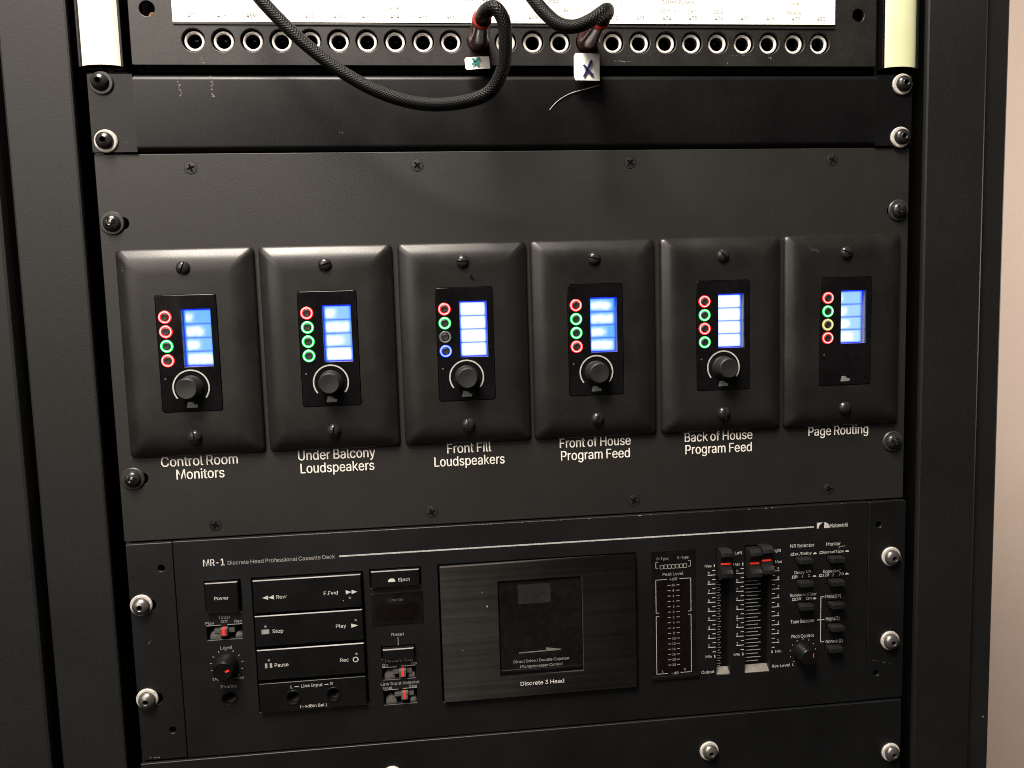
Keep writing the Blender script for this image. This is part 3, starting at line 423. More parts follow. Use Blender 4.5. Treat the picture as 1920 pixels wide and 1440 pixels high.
    'M': (247, '24 0 24 200 60 200 109 74 111 69 113 62 115 56 118 48 120 41 122 33 125 26 126 19 121 19 123 25 125 32 127 40 130 48 132 55 134 62 137 68 139 74 187 200 223 200 223 0 198 0 198 114 198 121 198 129 198 137 199 145 199 154 199 162 199 171 199 180 202 180 199 170 196 161 193 152 189 143 187 134 184 127 181 120 179 114 134 0 112 0 67 114 65 120 63 126 60 134 57 142 54 151 51 160 47 170 44 180 47 180 47 172 47 164 47 155 48 146 48 137 48 129 48 121 48 114 48 0', '0.53.1 53.2.1 53.54.2 54.3.2 20.33.21 33.22.21 33.34.22 34.23.22 0.52.53 55.3.54 20.32.33 35.32.34 32.23.34 56.52.55 52.3.55 20.35.32 35.31.32 20.36.35 0.56.52 56.51.52 0.57.56 20.37.36 0.58.57 20.38.37 0.59.58 20.39.38 0.60.59 20.40.39 0.61.60 20.41.40 0.62.61 20.42.41 0.63.62 20.43.42 19.43.20 18.43.19 17.43.18 16.43.17 15.43.16 14.43.15 13.10.14 10.43.14 13.11.10 12.11.13'),
    'N': (206, '24 0 24 200 54 200 135 72 138 66 143 59 147 51 152 42 158 32 163 22 159 21 158 32 158 43 157 53 157 62 157 70 157 77 157 200 182 200 182 0 152 0 79 114 75 122 70 130 64 139 58 150 51 162 42 178 47 178 47 164 48 151 49 139 49 129 49 121 49 114 49 0', '0.27.1 27.2.1 27.28.2 28.3.2 16.18.17 16.19.18 29.26.28 26.3.28 0.29.27 29.26.27 0.30.29 25.3.26 0.31.30 24.3.25 23.3.24 0.32.31 22.3.23 0.33.32 21.3.22 0.34.33 0.35.34 20.3.21 15.19.16 20.4.3 14.19.15 20.5.4 13.19.14 20.6.5 12.19.13 20.7.6 11.19.12 20.8.7 20.10.8 10.9.8 10.19.11 20.19.10'),
    'O': (210, '105 -3 81 0 59 10 41 25 27 45 19 70 16 100 19 129 27 155 41 175 59 190 81 200 105 203 129 200 151 190 169 175 182 155 191 129 194 100 191 70 182 45 169 25 151 10 129 0 105 21 122 23 137 30 150 41 161 57 167 76 169 100 167 124 161 143 150 159 137 170 122 177 105 179 88 177 72 170 59 159 49 143 43 124 41 100 43 76 49 57 59 41 72 30 88 23', '11.13.12 10.13.11 10.14.13 9.14.10 9.36.14 36.15.14 9.37.36 35.15.36 34.15.35 9.38.37 8.38.9 34.16.15 33.16.34 8.39.38 32.16.33 8.40.39 7.40.8 32.17.16 31.17.32 7.41.40 6.41.7 31.18.17 30.18.31 6.42.41 5.42.6 5.43.42 29.18.30 29.19.18 5.44.43 28.19.29 4.44.5 28.20.19 4.45.44 27.20.28 3.45.4 27.21.20 3.46.45 26.21.27 3.47.46 25.21.26 25.22.21 2.47.3 2.24.47 24.22.25 2.22.24 1.22.2 1.23.22 0.23.1'),
    'P': (175, '24 0 24 200 92 200 114 198 131 192 144 182 153 169 159 154 161 137 159 120 153 104 144 91 131 81 114 75 92 73 43 73 43 95 91 95 106 97 117 101 125 107 131 115 134 125 135 137 134 148 131 158 125 166 117 172 105 176 91 178 49 178 49 0', '0.30.1 30.2.1 30.3.2 30.4.3 30.5.4 30.29.5 29.28.5 28.6.5 0.16.30 16.31.30 27.6.28 26.6.27 26.7.6 25.7.26 24.7.25 24.8.7 23.8.24 22.8.23 22.9.8 21.9.22 21.10.9 20.10.21 19.10.20 19.11.10 18.11.19 17.11.18 0.15.16 31.17.16 31.14.17 14.11.17 14.12.11 14.13.12 0.14.15 0.31.14'),
    'Q': (210, '96 63 123 63 145 33 151 26 184 -19 158 -19 136 10 130 18 105 -3 81 0 59 10 41 25 27 45 19 70 16 100 19 129 27 155 41 175 59 190 81 200 105 203 129 200 151 190 169 175 182 155 191 129 194 100 191 70 182 45 169 25 151 10 129 0 105 21 122 23 137 30 150 41 161 57 167 76 169 100 167 124 161 143 150 159 137 170 122 177 105 179 88 177 72 170 59 159 49 143 43 124 41 100 43 76 49 57 59 41 72 30 88 23', '19.21.20 18.21.19 18.22.21 17.22.18 17.44.22 44.23.22 17.45.44 43.23.44 42.23.43 17.46.45 16.46.17 42.24.23 41.24.42 16.47.46 40.24.41 16.48.47 15.48.16 40.25.24 39.25.40 15.49.48 14.49.15 39.26.25 38.26.39 14.50.49 13.50.14 13.51.50 37.26.38 37.27.26 13.52.51 36.27.37 12.52.13 36.28.27 7.1.0 7.34.1 34.2.1 12.53.52 35.28.36 11.53.12 35.29.28 11.54.53 34.2.35 2.29.35 3.29.2 11.55.54 33.7.34 4.29.3 30.4.29 10.55.11 10.32.55 32.7.33 10.7.32 10.6.7 10.31.6 31.5.6 9.31.10 31.4.30 8.31.9 5.4.31'),
    'R': (177, '24 0 24 200 93 200 114 198 131 192 144 183 153 170 159 155 161 138 159 121 153 107 144 95 131 85 114 80 93 78 38 78 38 100 92 100 106 101 117 105 125 111 131 118 135 127 136 138 135 150 131 159 125 167 117 173 106 176 92 178 49 178 49 0 139 0 90 90 119 90 168 0', '0.16.1 16.30.1 30.2.1 30.3.2 30.4.3 30.5.4 30.29.5 29.28.5 28.6.5 16.31.30 27.6.28 26.6.27 26.7.6 25.7.26 24.7.25 24.8.7 23.8.24 22.8.23 22.9.8 21.9.22 21.10.9 20.10.21 19.10.20 19.11.10 18.11.19 17.11.18 0.15.16 31.17.16 31.33.17 33.11.17 33.34.11 34.12.11 31.14.33 14.32.33 35.12.34 13.35.12 14.35.13 0.14.15 0.31.14 32.35.14'),
    'S': (176, '88 -3 68 -2 50 4 36 12 25 24 18 38 15 54 41 54 43 43 49 34 56 28 65 23 76 20 88 19 101 20 112 24 122 29 130 36 134 45 136 55 135 63 131 70 124 76 116 80 107 84 96 87 72 94 50 102 34 114 24 128 20 146 23 162 29 176 40 187 54 196 71 201 89 203 108 201 124 196 138 187 148 176 155 163 158 149 133 149 128 162 119 172 105 178 88 180 76 179 66 176 57 171 51 164 47 157 45 148 47 138 51 131 58 125 67 121 75 118 83 115 104 110 113 107 122 104 132 99 141 93 149 86 155 78 159 67 161 54 158 39 152 25 141 13 127 4 109 -2', '35.37.36 34.37.35 34.38.37 33.38.34 33.39.38 32.39.33 32.47.39 47.40.39 32.48.47 46.40.47 32.49.48 45.40.46 45.41.40 31.49.32 31.50.49 44.41.45 31.51.50 31.52.51 44.42.41 30.52.31 43.42.44 30.53.52 30.54.53 29.54.30 29.55.54 29.56.55 28.56.29 28.57.56 28.58.57 28.59.58 28.60.59 27.60.28 27.61.60 27.62.61 27.63.62 26.63.27 26.64.63 25.64.26 25.65.64 24.65.25 24.66.65 23.66.24 22.66.23 22.67.66 21.67.22 20.67.21 20.68.67 19.68.20 18.68.19 18.69.68 5.7.6 5.8.7 17.69.18 5.9.8 17.70.69 4.9.5 16.70.17 4.10.9 15.70.16 4.11.10 15.71.70 14.71.15 3.11.4 3.12.11 13.71.14 3.13.12 3.71.13 3.72.71 2.72.3 2.73.72 1.73.2 1.0.73'),
    'T': (176, '12 178 12 200 164 200 164 178 101 178 101 0 76 0 76 178', '0.2.1 0.3.2 7.3.0 6.4.7 4.3.7 6.5.4'),
    'U': (203, '102 -3 80 -1 61 6 45 17 33 31 26 49 24 68 24 200 49 200 49 70 50 56 55 44 63 34 74 27 87 22 102 20 117 22 130 27 140 34 148 44 153 56 154 70 154 200 180 200 180 68 177 49 170 31 158 17 143 6 124 -1', '6.8.7 6.9.8 21.23.22 21.24.23 6.10.9 20.24.21 5.10.6 20.25.24 5.11.10 19.25.20 19.26.25 4.11.5 4.12.11 18.26.19 4.13.12 17.26.18 3.13.4 17.27.26 3.14.13 16.27.17 3.15.14 15.27.16 3.27.15 2.27.3 2.28.27 1.28.2 1.29.28 0.29.1'),
    'V': (189, '80 0 6 200 33 200 76 81 80 69 85 54 91 35 97 12 92 12 99 35 105 54 110 69 114 81 155 200 182 200 109 0', '0.2.1 0.3.2 12.14.13 12.15.14 0.4.3 11.15.12 10.15.11 0.5.4 9.15.10 0.6.5 8.7.9 7.15.9 0.7.6 0.15.7'),
    'W': (270, '61 0 6 200 32 200 64 77 67 67 69 57 71 47 73 37 76 26 77 16 74 16 76 26 79 37 81 47 83 57 86 67 88 77 120 200 149 200 181 77 184 67 187 57 189 47 191 37 193 26 195 16 192 16 194 26 196 37 198 47 201 57 203 67 206 77 237 200 263 200 208 0 179 0 145 127 141 140 138 154 135 169 132 187 137 187 135 170 132 155 129 141 125 127 91 0', '0.2.1 0.3.2 16.41.17 41.18.17 41.42.18 42.19.18 32.34.33 32.35.34 16.43.41 43.40.41 43.40.42 40.19.42 16.44.43 39.19.40 16.45.44 38.19.39 16.46.45 37.19.38 16.47.46 36.19.37 0.4.3 15.47.16 36.20.19 31.35.32 0.5.4 14.47.15 36.21.20 30.35.31 0.6.5 13.47.14 36.22.21 29.35.30 0.7.6 12.47.13 36.23.22 28.35.29 0.8.7 11.47.12 36.24.23 27.35.28 0.10.8 10.9.8 10.47.11 36.26.24 26.25.24 26.35.27 0.47.10 36.35.26'),
    'X': (186, '7 0 85 112 85 93 12 200 41 200 70 157 76 149 80 142 84 136 88 129 92 123 96 115 91 115 95 122 99 129 103 136 107 142 112 149 117 157 147 200 175 200 102 94 102 113 179 0 150 0 115 51 110 58 106 65 102 71 98 77 95 83 91 91 96 91 92 84 89 77 85 71 81 65 77 59 71 51 36 0', '2.4.3 2.5.4 18.20.19 18.21.20 2.6.5 17.21.18 2.7.6 16.21.17 2.8.7 15.21.16 2.1.8 1.9.8 14.22.15 22.21.15 1.10.9 13.22.14 1.12.10 12.11.10 12.22.13 1.22.12 1.23.22 0.31.1 31.32.1 32.23.1 0.33.31 33.30.31 33.30.32 30.23.32 0.34.33 29.23.30 0.35.34 28.23.29 0.36.35 27.23.28 0.37.36 26.23.27 0.38.37 25.23.26 0.39.38 24.23.25'),
    'Y': (186, '80 0 80 82 6 200 36 200 76 135 82 125 87 115 93 104 98 91 88 91 93 104 99 115 104 125 110 135 150 200 179 200 105 82 105 0', '1.3.2 1.4.3 13.15.14 13.16.15 1.5.4 12.16.13 11.16.12 1.6.5 10.16.11 1.7.6 9.8.10 8.16.10 1.8.7 1.16.8 0.16.1 0.17.16'),
    'Z': (172, '16 0 16 18 108 151 114 160 120 169 127 178 134 187 137 179 125 178 112 178 100 178 88 178 16 178 16 200 156 200 156 181 66 51 60 41 53 32 45 22 38 13 35 21 48 22 60 22 72 22 84 22 157 22 157 0', '12.14.13 12.6.14 6.15.14 12.5.6 7.15.6 7.16.15 8.5.7 5.16.7 12.8.5 8.4.5 12.9.8 12.10.9 12.11.10 24.26.25 24.27.26 23.27.24 22.27.23 21.27.22'),
    '0': (178, '89 -3 68 0 51 9 37 24 27 45 21 70 19 100 21 130 27 155 37 176 51 190 69 200 89 203 110 200 127 190 141 176 151 155 157 130 159 100 157 70 151 45 141 24 127 9 110 0 89 19 103 22 114 29 123 41 130 57 134 76 135 100 134 124 130 143 123 159 114 171 103 178 89 181 75 178 64 171 55 159 48 143 44 124 43 100 44 76 48 57 55 41 64 29 75 22', '11.13.12 10.13.11 10.14.13 9.14.10 9.36.14 36.15.14 9.37.36 35.15.36 9.38.37 34.15.35 8.38.9 34.16.15 8.39.38 33.16.34 8.40.39 32.16.33 7.40.8 32.17.16 7.41.40 31.17.32 6.41.7 31.18.17 6.42.41 30.18.31 5.42.6 5.43.42 29.18.30 29.19.18 5.44.43 28.19.29 4.44.5 28.20.19 4.45.44 27.20.28 3.45.4 27.21.20 3.46.45 26.21.27 3.47.46 25.21.26 2.47.3 25.22.21 2.24.47 24.22.25 2.22.24 1.22.2 1.23.22 0.23.1'),
    '1': (178, '30 0 30 21 154 21 154 0 108 200 108 0 83 0 83 176 82 176 34 141 34 168 78 200', '10.4.11 10.8.4 8.7.4 7.5.4 10.9.8 6.5.7 0.2.1 0.3.2'),
    '2': (178, '25 0 25 19 92 90 103 101 111 111 117 120 122 128 125 137 126 146 125 156 121 165 115 171 107 177 98 180 88 181 77 179 68 176 60 170 55 163 51 153 50 142 26 142 28 159 34 174 44 186 56 195 71 201 88 203 105 201 120 195 133 186 142 175 148 162 150 146 149 135 146 125 140 114 132 102 120 88 105 71 60 24 60 22 153 22 153 0', '26.28.27 26.29.28 25.29.26 25.30.29 24.30.25 24.31.30 23.15.24 15.14.24 14.13.24 13.31.24 12.31.13 23.16.15 11.31.12 23.17.16 11.32.31 22.17.23 10.32.11 22.18.17 9.32.10 22.19.18 9.33.32 21.19.22 8.33.9 21.20.19 8.34.33 7.34.8 6.34.7 6.35.34 5.35.6 5.36.35 4.36.5 4.37.36 3.37.4 3.38.37 2.38.3 1.38.2 1.39.38 1.40.39 1.41.40 1.42.41 1.43.42 0.43.1'),
    '3': (178, '86 -3 68 -1 52 4 38 12 28 23 20 36 17 52 43 52 45 42 50 34 56 28 65 23 75 21 86 20 98 21 108 24 117 29 124 37 128 46 129 57 128 67 124 77 118 85 108 92 95 96 79 97 62 97 62 118 113 176 113 178 27 178 27 200 146 200 146 181 83 109 83 114 104 113 121 108 135 100 146 87 152 73 154 57 152 40 146 26 135 14 121 5 105 -1', '30.32.31 30.33.32 30.29.33 29.28.33 28.34.33 27.35.28 35.34.28 26.35.27 26.36.35 26.37.36 26.38.37 26.25.38 25.24.38 24.39.38 23.39.24 22.39.23 22.40.39 21.40.22 20.40.21 20.41.40 19.41.20 18.41.19 18.42.41 5.7.6 5.8.7 17.42.18 5.9.8 17.43.42 16.43.17 4.9.5 4.10.9 15.43.16 4.11.10 15.44.43 14.44.15 4.12.11 3.12.4 13.44.14 3.13.12 3.44.13 3.45.44 2.45.3 2.46.45 1.46.2 1.0.46'),
    '4': (178, '16 41 16 62 97 200 122 200 43 65 43 64 162 64 162 41 111 0 111 48 111 57 111 125 135 125 135 0', '1.3.2 1.4.3 10.12.11 10.13.12 1.5.4 1.6.5 1.10.6 10.7.6 0.10.1 0.9.10 13.7.10 0.8.9 8.7.0 8.13.7'),
    '5': (178, '87 -3 70 -1 55 4 42 13 33 24 26 37 23 51 48 51 50 43 54 35 60 29 68 24 77 21 87 20 98 21 109 25 117 32 123 41 128 52 129 64 127 76 123 87 117 96 108 103 98 107 86 109 76 108 66 106 57 102 50 97 26 99 38 200 144 200 144 178 59 178 53 119 54 119 61 124 70 128 80 130 90 131 103 130 116 126 126 120 136 112 143 102 149 91 152 78 154 64 152 46 145 30 135 16 121 6 105 -1', '30.34.31 34.32.31 34.33.32 30.35.34 39.41.40 38.41.39 38.42.41 37.42.38 37.43.42 36.43.37 36.44.43 30.36.35 30.26.36 26.25.36 25.44.36 25.45.44 24.45.25 30.27.26 23.45.24 30.28.27 22.45.23 22.46.45 30.29.28 21.46.22 21.47.46 20.47.21 20.48.47 19.48.20 19.49.48 18.49.19 17.49.18 5.7.6 5.8.7 17.50.49 5.9.8 16.50.17 4.9.5 4.10.9 15.50.16 15.51.50 4.11.10 14.51.15 4.12.11 3.12.4 13.51.14 3.13.12 3.51.13 3.52.51 2.52.3 2.53.52 1.53.2 1.0.53'),
    '6': (178, '89 -3 71 -1 56 6 43 16 33 29 27 45 25 64 27 78 31 94 40 112 54 134 99 200 127 200 59 103 57 103 60 108 65 113 70 117 77 121 84 123 92 123 109 122 124 116 136 107 145 94 151 79 153 62 151 44 145 29 135 16 122 6 106 -1 89 19 100 20 110 25 117 31 124 40 127 50 129 62 127 74 124 84 117 92 110 99 100 103 89 104 78 103 68 99 60 93 54 84 50 74 49 62 50 50 54 40 60 31 68 25 78 20', '10.12.11 10.16.12 16.13.12 9.16.10 19.21.20 18.21.19 18.22.21 17.22.18 16.22.17 16.23.22 9.15.16 13.44.16 44.23.16 8.15.9 8.14.15 44.43.23 43.24.23 13.45.44 13.46.45 42.24.43 8.13.14 8.46.13 8.47.46 41.24.42 41.25.24 7.47.8 7.48.47 40.25.41 7.49.48 39.25.40 39.26.25 6.49.7 6.50.49 38.26.39 5.50.6 5.51.50 37.26.38 37.27.26 5.52.51 36.27.37 4.52.5 36.28.27 4.53.52 35.28.36 4.54.53 34.28.35 3.54.4 34.29.28 3.55.54 33.29.34 32.29.33 3.32.55 3.29.32 2.29.3 2.30.29 1.30.2 1.31.30 0.31.1'),
    '7': (178, '38 0 127 176 127 178 24 178 24 200 154 200 154 176 65 0', '3.5.4 3.2.5 2.6.5 1.6.2 1.7.6 0.7.1'),
    '8': (178, '89 -3 70 -1 53 4 40 13 29 24 23 38 20 53 22 65 26 77 32 87 40 95 49 101 60 104 60 105 47 111 36 121 30 134 28 150 30 164 36 177 45 188 57 196 72 201 89 203 106 201 120 196 133 188 142 177 148 164 150 150 148 134 141 121 131 111 118 105 118 104 129 101 138 95 146 87 152 77 156 65 158 53 155 38 149 24 138 13 125 4 108 -1 89 19 101 20 112 24 121 29 127 36 131 45 132 54 131 65 127 74 120 82 111 88 101 91 89 92 77 91 67 88 58 82 51 74 47 65 45 54 47 45 51 36 57 29 66 24 76 20 89 114 99 115 108 118 115 123 121 130 124 138 126 148 124 157 121 165 115 172 108 177 99 180 89 181 79 180 70 177 62 172 57 165 53 157 52 148 53 138 57 130 62 123 70 118 79 115', '22.24.23 21.24.22 21.25.24 20.25.21 20.26.25 19.26.20 19.82.26 82.27.26 19.83.82 81.27.82 19.84.83 80.27.81 18.84.19 80.28.27 18.85.84 79.28.80 18.86.85 78.28.79 18.87.86 77.28.78 17.87.18 77.29.28 17.88.87 76.29.77 16.88.17 76.30.29 16.89.88 75.30.76 16.90.89 74.30.75 74.31.30 15.90.16 15.91.90 73.31.74 15.92.91 72.31.73 72.32.31 14.92.15 14.93.92 71.32.72 14.70.93 70.32.71 14.32.70 14.33.32 13.33.14 12.33.13 12.34.33 11.34.12 11.35.34 10.35.11 10.36.35 9.58.10 58.36.10 58.37.36 9.59.58 57.37.58 9.60.59 56.37.57 9.61.60 55.37.56 8.61.9 55.38.37 8.62.61 54.38.55 7.62.8 54.39.38 7.63.62 53.39.54 6.63.7 53.40.39 6.64.63 52.40.53 6.65.64 51.40.52 5.65.6 51.41.40 5.66.65 50.41.51 4.66.5 50.42.41 4.67.66 49.42.50 4.68.67 48.42.49 3.68.4 48.43.42 3.69.68 47.43.48 3.46.69 46.43.47 3.43.46 2.43.3 2.44.43 1.44.2 1.45.44 0.45.1'),
    '9': (178, '89 203 106 201 122 194 135 184 145 171 151 155 153 136 151 122 147 106 138 88 124 66 79 0 51 0 119 97 121 97 118 92 113 87 107 83 101 79 94 77 86 77 69 78 54 84 42 93 33 106 27 121 25 138 27 156 33 172 43 184 56 194 71 201 89 181 78 180 68 175 60 169 54 160 51 150 49 138 51 126 54 116 60 108 68 101 78 97 89 96 100 97 110 101 118 107 124 116 127 126 129 138 127 150 124 160 118 169 110 175 100 180', '31.1.0 30.1.31 30.2.1 29.2.30 29.3.2 28.33.29 33.32.29 32.3.29 32.55.3 55.4.3 28.34.33 54.4.55 28.35.34 53.4.54 27.35.28 53.5.4 27.36.35 52.5.53 27.37.36 51.5.52 26.37.27 51.6.5 26.38.37 50.6.51 25.38.26 25.39.38 49.6.50 49.7.6 25.40.39 48.7.49 48.8.7 24.40.25 24.41.40 47.8.48 24.42.41 46.8.47 46.14.8 14.9.8 23.42.24 23.43.42 45.13.46 13.14.46 45.17.13 17.12.13 15.9.14 23.44.43 44.17.45 23.17.44 22.17.23 16.9.15 16.10.9 17.10.16 21.17.22 21.18.17 12.10.17 21.19.18 20.19.21 12.11.10'),
    '+': (178, '78 13 78 143 100 143 100 13 24 68 24 89 154 89 154 68', '0.2.1 0.3.2 4.6.5 4.7.6'),
    '-': (178, '132 96 132 74 45 74 45 96', '2.0.3 2.1.0'),
    '.': (74, '37 -2 31 0 25 3 21 9 19 16 21 23 25 29 31 33 37 34 44 33 50 29 54 23 55 16 54 9 50 3 44 0', '7.9.8 6.9.7 6.10.9 5.10.6 5.11.10 4.11.5 4.12.11 3.12.4 3.13.12 2.13.3 2.14.13 1.14.2 1.15.14 0.15.1'),
    '/': (98, '92 209 28 -30 6 -30 70 209', '2.0.3 2.1.0'),
    '(': (107, '35 81 36 104 40 127 45 151 52 173 60 194 69 212 93 212 83 191 75 168 68 146 63 123 60 102 59 81 60 63 63 45 68 26 74 6 82 -15 93 -38 69 -38 55 -8 44 21 37 52', '5.7.6 5.8.7 4.8.5 4.9.8 3.9.4 3.10.9 2.10.3 2.11.10 1.11.2 1.12.11 0.12.1 0.13.12 23.13.0 23.14.13 23.15.14 22.15.23 22.16.15 22.17.16 21.17.22 21.18.17 20.18.21 20.19.18'),
    ')': (107, '15 -38 25 -14 34 7 40 27 44 46 47 64 48 81 47 102 44 123 39 146 32 168 24 191 15 212 38 212 47 194 56 173 63 151 68 127 71 104 72 81 70 51 63 21 53 -9 38 -38', '11.13.12 11.14.13 11.15.14 10.15.11 10.16.15 9.16.10 9.17.16 8.17.9 8.18.17 7.18.8 7.19.18 6.19.7 5.19.6 5.20.19 4.20.5 4.21.20 3.21.4 2.21.3 2.22.21 1.22.2 1.23.22 0.23.1'),
}
GLYPHS = {c: (a, [int(q) for q in v.split()], [[int(q) for q in f.split('.')] for f in p.split()]) for c, (a, v, p) in GLYPHS.items()}


class MB:
    def __init__(self):
        self.v, self.f, self.mi, self.uv = [], [], [], {}
        self.att = {}
        self.mats = []

    def m(self, key):
        mat = M[key] if isinstance(key, str) else key
        if mat not in self.mats:
            self.mats.append(mat)
        return self.mats.index(mat)

    def face(self, idx, mat, uv=None):
        if uv:
            self.uv[len(self.f)] = uv
        self.f.append(idx)
        self.mi.append(mat)

    def quad(self, pts, mat, uv=None, att=None):
        k = len(self.v)
        self.v += [tuple(p) for p in pts]
        if att:
            self.att[len(self.f)] = att
        self.face(list(range(k, k + len(pts))), self.m(mat), uv)

    def box(self, x0, x1, y0, y1, z0, z1, mat, b=0.0, top=None, ch=0.0):
        """Box with chamfered edges (b); top = extra inset of the front (-y) face on each side."""
        i = self.m(mat)
        if b <= 0 and not top:
            rings = [(0, y0), (0, y1)]
        else:
            rings = [(b, y0), (b * 0.3, y0 + b * 0.3), (0, y0 + b), (0, y1)]
            if top:
                rings[0] = (b + top, y0)
                rings[1] = (b * 0.3 + top, y0 + b * 0.3)
                rings[2] = (top, y0 + b)
        if ch:
            rings = [(ch, y0), (0, y0 + ch), (0, y1)]
        k = len(self.v)
        for s, y in rings:
            for x, z in rrect(x0 + s, x1 - s, z0 + s, z1 - s, max(b - s, 0.0) * 0.8 + (0.02 if b else 0), 3) if b else rrect(x0 + s, x1 - s, z0 + s, z1 - s, 0):
                self.v.append((x, y, z))
        n = (len(self.v) - k) // len(rings)
        for j in range(len(rings) - 1):
            for q in range(n):
                a, c = k + j * n + q, k + j * n + (q + 1) % n
                self.face([a, c, c + n, a + n], i)
        self.face(list(range(k, k + n)), i)
        self.face(list(range(k + (len(rings) - 1) * n, k + len(rings) * n))[::-1], i)

    def extrude_x(self, prof, x0, x1, mat, b=0.0):
        """Closed profile of (y, z) pushed along x."""
        i = self.m(mat)
        k = len(self.v)
        n = len(prof)
        cy = sum(p[0] for p in prof) / n
        cz = sum(p[1] for p in prof) / n
        secs = [(x0, b), (x0 + b, 0), (x1 - b, 0), (x1, b)] if b else [(x0, 0), (x1, 0)]
        for x, s in secs:
            for y, z in prof:
                d = math.hypot(y - cy, z - cz) or 1
                self.v.append((x, y - (y - cy) / d * s, z - (z - cz) / d * s))
        for j in range(len(secs) - 1):
            for q in range(n):
                a, c = k + j * n + q, k + j * n + (q + 1) % n
                self.face([a, c, c + n, a + n], i)
        self.face(list(range(k, k + n))[::-1], i)
        self.face(list(range(k + (len(secs) - 1) * n, k + len(secs) * n)), i)

    def lathe(self, cx, cz, prof, mat, n=36, close=True, tilt=None):
        """Profile of (radius, y[, material]) turned about the y axis through (cx, cz)."""
        k = len(self.v)
        for p in prof:
            for q in range(n):
                a = 2 * math.pi * q / n
                x, y, z = cx + p[0] * math.cos(a), p[1], cz + p[0] * math.sin(a)
                if tilt:
                    x += tilt[0] * y
                    z += tilt[1] * y
                self.v.append((x, y, z))
        for j in range(len(prof) - 1):
            i = self.m(prof[j][2] if len(prof[j]) > 2 else mat)
            for q in range(n):
                a, c = k + j * n + q, k + j * n + (q + 1) % n
                self.face([a, c, c + n, a + n], i)
        if close:
            self.face([k + (len(prof) - 1) * n + q for q in range(n)], self.m(prof[-1][2] if len(prof[-1]) > 2 else mat))

    def flat(self, pts, y, mat):
        self.quad([(x, y, z) for x, z in pts], mat)

    def line(self, x0, z0, x1, z1, wd, y, mat):
        dx, dz = x1 - x0, z1 - z0
        l = math.hypot(dx, dz)
        px, pz = -dz / l * wd / 2, dx / l * wd / 2
        self.flat([(x0 - px, z0 - pz), (x1 - px, z1 - pz), (x1 + px, z1 + pz), (x0 + px, z0 + pz)], y, mat)

    def arc(self, cx, cz, r0, r1, a0, a1, y, mat, n=48):
        i = self.m(mat)
        k = len(self.v)
        for j in range(n + 1):
            a = R(a0 + (a1 - a0) * j / n)
            self.v.append((cx + r0 * math.cos(a), y, cz + r0 * math.sin(a)))
            self.v.append((cx + r1 * math.cos(a), y, cz + r1 * math.sin(a)))
        for j in range(n):
            q = k + 2 * j
            self.face([q, q + 1, q + 3, q + 2], i)

    def _curve(self, cu, fn, mat):
        o = bpy.data.objects.new('tmp', cu)
        me = bpy.data.meshes.new_from_object(o)
        i = self.m(mat)
        k = len(self.v)
        self.v += [fn(p.co) for p in me.vertices]
        for p in me.polygons:
            self.face([k + q for q in p.vertices], i)
        bpy.data.objects.remove(o)
        bpy.data.meshes.remove(me)
        bpy.data.curves.remove(cu)

    def plate(self, outline, holes, yf, yb, mat, b=0.0):
        """Flat plate with holes, front at yf, rounded rims of size b."""
        cu = bpy.data.curves.new('tmp', 'CURVE')
        cu.dimensions = '2D'
        cu.fill_mode = 'BOTH'
        for pts in [outline] + holes:
            sp = cu.splines.new('POLY')
            sp.points.add(len(pts) - 1)
            for q, (x, z) in zip(sp.points, pts):
                q.co = (x, z, 0, 1)
            sp.use_cyclic_u = True
        cu.extrude = max((yb - yf) / 2 - b, 0.0)
        if b:
            cu.bevel_depth = b
            cu.bevel_resolution = 2
            cu.offset = -b
        ym = (yf + yb) / 2
        self._curve(cu, lambda c: (c[0], ym - c[2], c[1]), mat)

    def text(self, s, x, z, h, y, mat, width=None, align='CENTER', bold=0.0):
        """Lettering of cap height h, baseline at z; x is its centre, start or end."""
        pen, segs = 0.0, []
        for ch in s:
            if ch == ' ':
                pen += 56
                continue
            adv, vs, fs = GLYPHS[ch]
            segs.append((pen, vs, fs))
            pen += adv
        k = h / 200.0
        xa = min(p + min(vs[0::2]) for p, vs, _ in segs)
        xb = max(p + max(vs[0::2]) for p, vs, _ in segs)
        kx = width / (xb - xa) if width else k * 0.95
        full = (xb - xa) * kx
        off = {'CENTER': -full / 2, 'LEFT': 0, 'RIGHT': -full}[align]
        i = self.m(mat)
        for cp in ((0, 0), (bold * h * 1.4, -0.012)) if bold else ((0, 0),):
            for p, vs, fs in segs:
                q = len(self.v)
                for gx, gz in zip(vs[0::2], vs[1::2]):
                    self.v.append((x + off + (p + gx - xa) * kx + cp[0] - bold * h * 0.7, y + cp[1], z + gz * k))
                for f in fs:
                    self.face([q + a for a in f], i)

    def tube(self, pts, r, mat, n=20, sub=10, caps=True):
        """Round tube along a smooth path of (x, y, z[, radius])."""
        P = [Vector(p[:3]) for p in pts]
        rad = [p[3] if len(p) > 3 else r for p in pts]
        path, rr = [], []
        for i in range(len(P) - 1):
            p0, p1, p2, p3 = P[max(i - 1, 0)], P[i], P[i + 1], P[min(i + 2, len(P) - 1)]
            for j in range(sub):
                t = j / sub
                path.append(0.5 * ((2 * p1) + (p2 - p0) * t + (2 * p0 - 5 * p1 + 4 * p2 - p3) * t * t + (3 * p1 - p0 - 3 * p2 + p3) * t ** 3))
                rr.append(rad[i] + (rad[i + 1] - rad[i]) * t)
        path.append(P[-1])
        rr.append(rad[-1])
        i = self.m(mat)
        k = len(self.v)
        up = Vector((0.3, 0.1, 1)).normalized()
        dist = 0.0
        ds = []
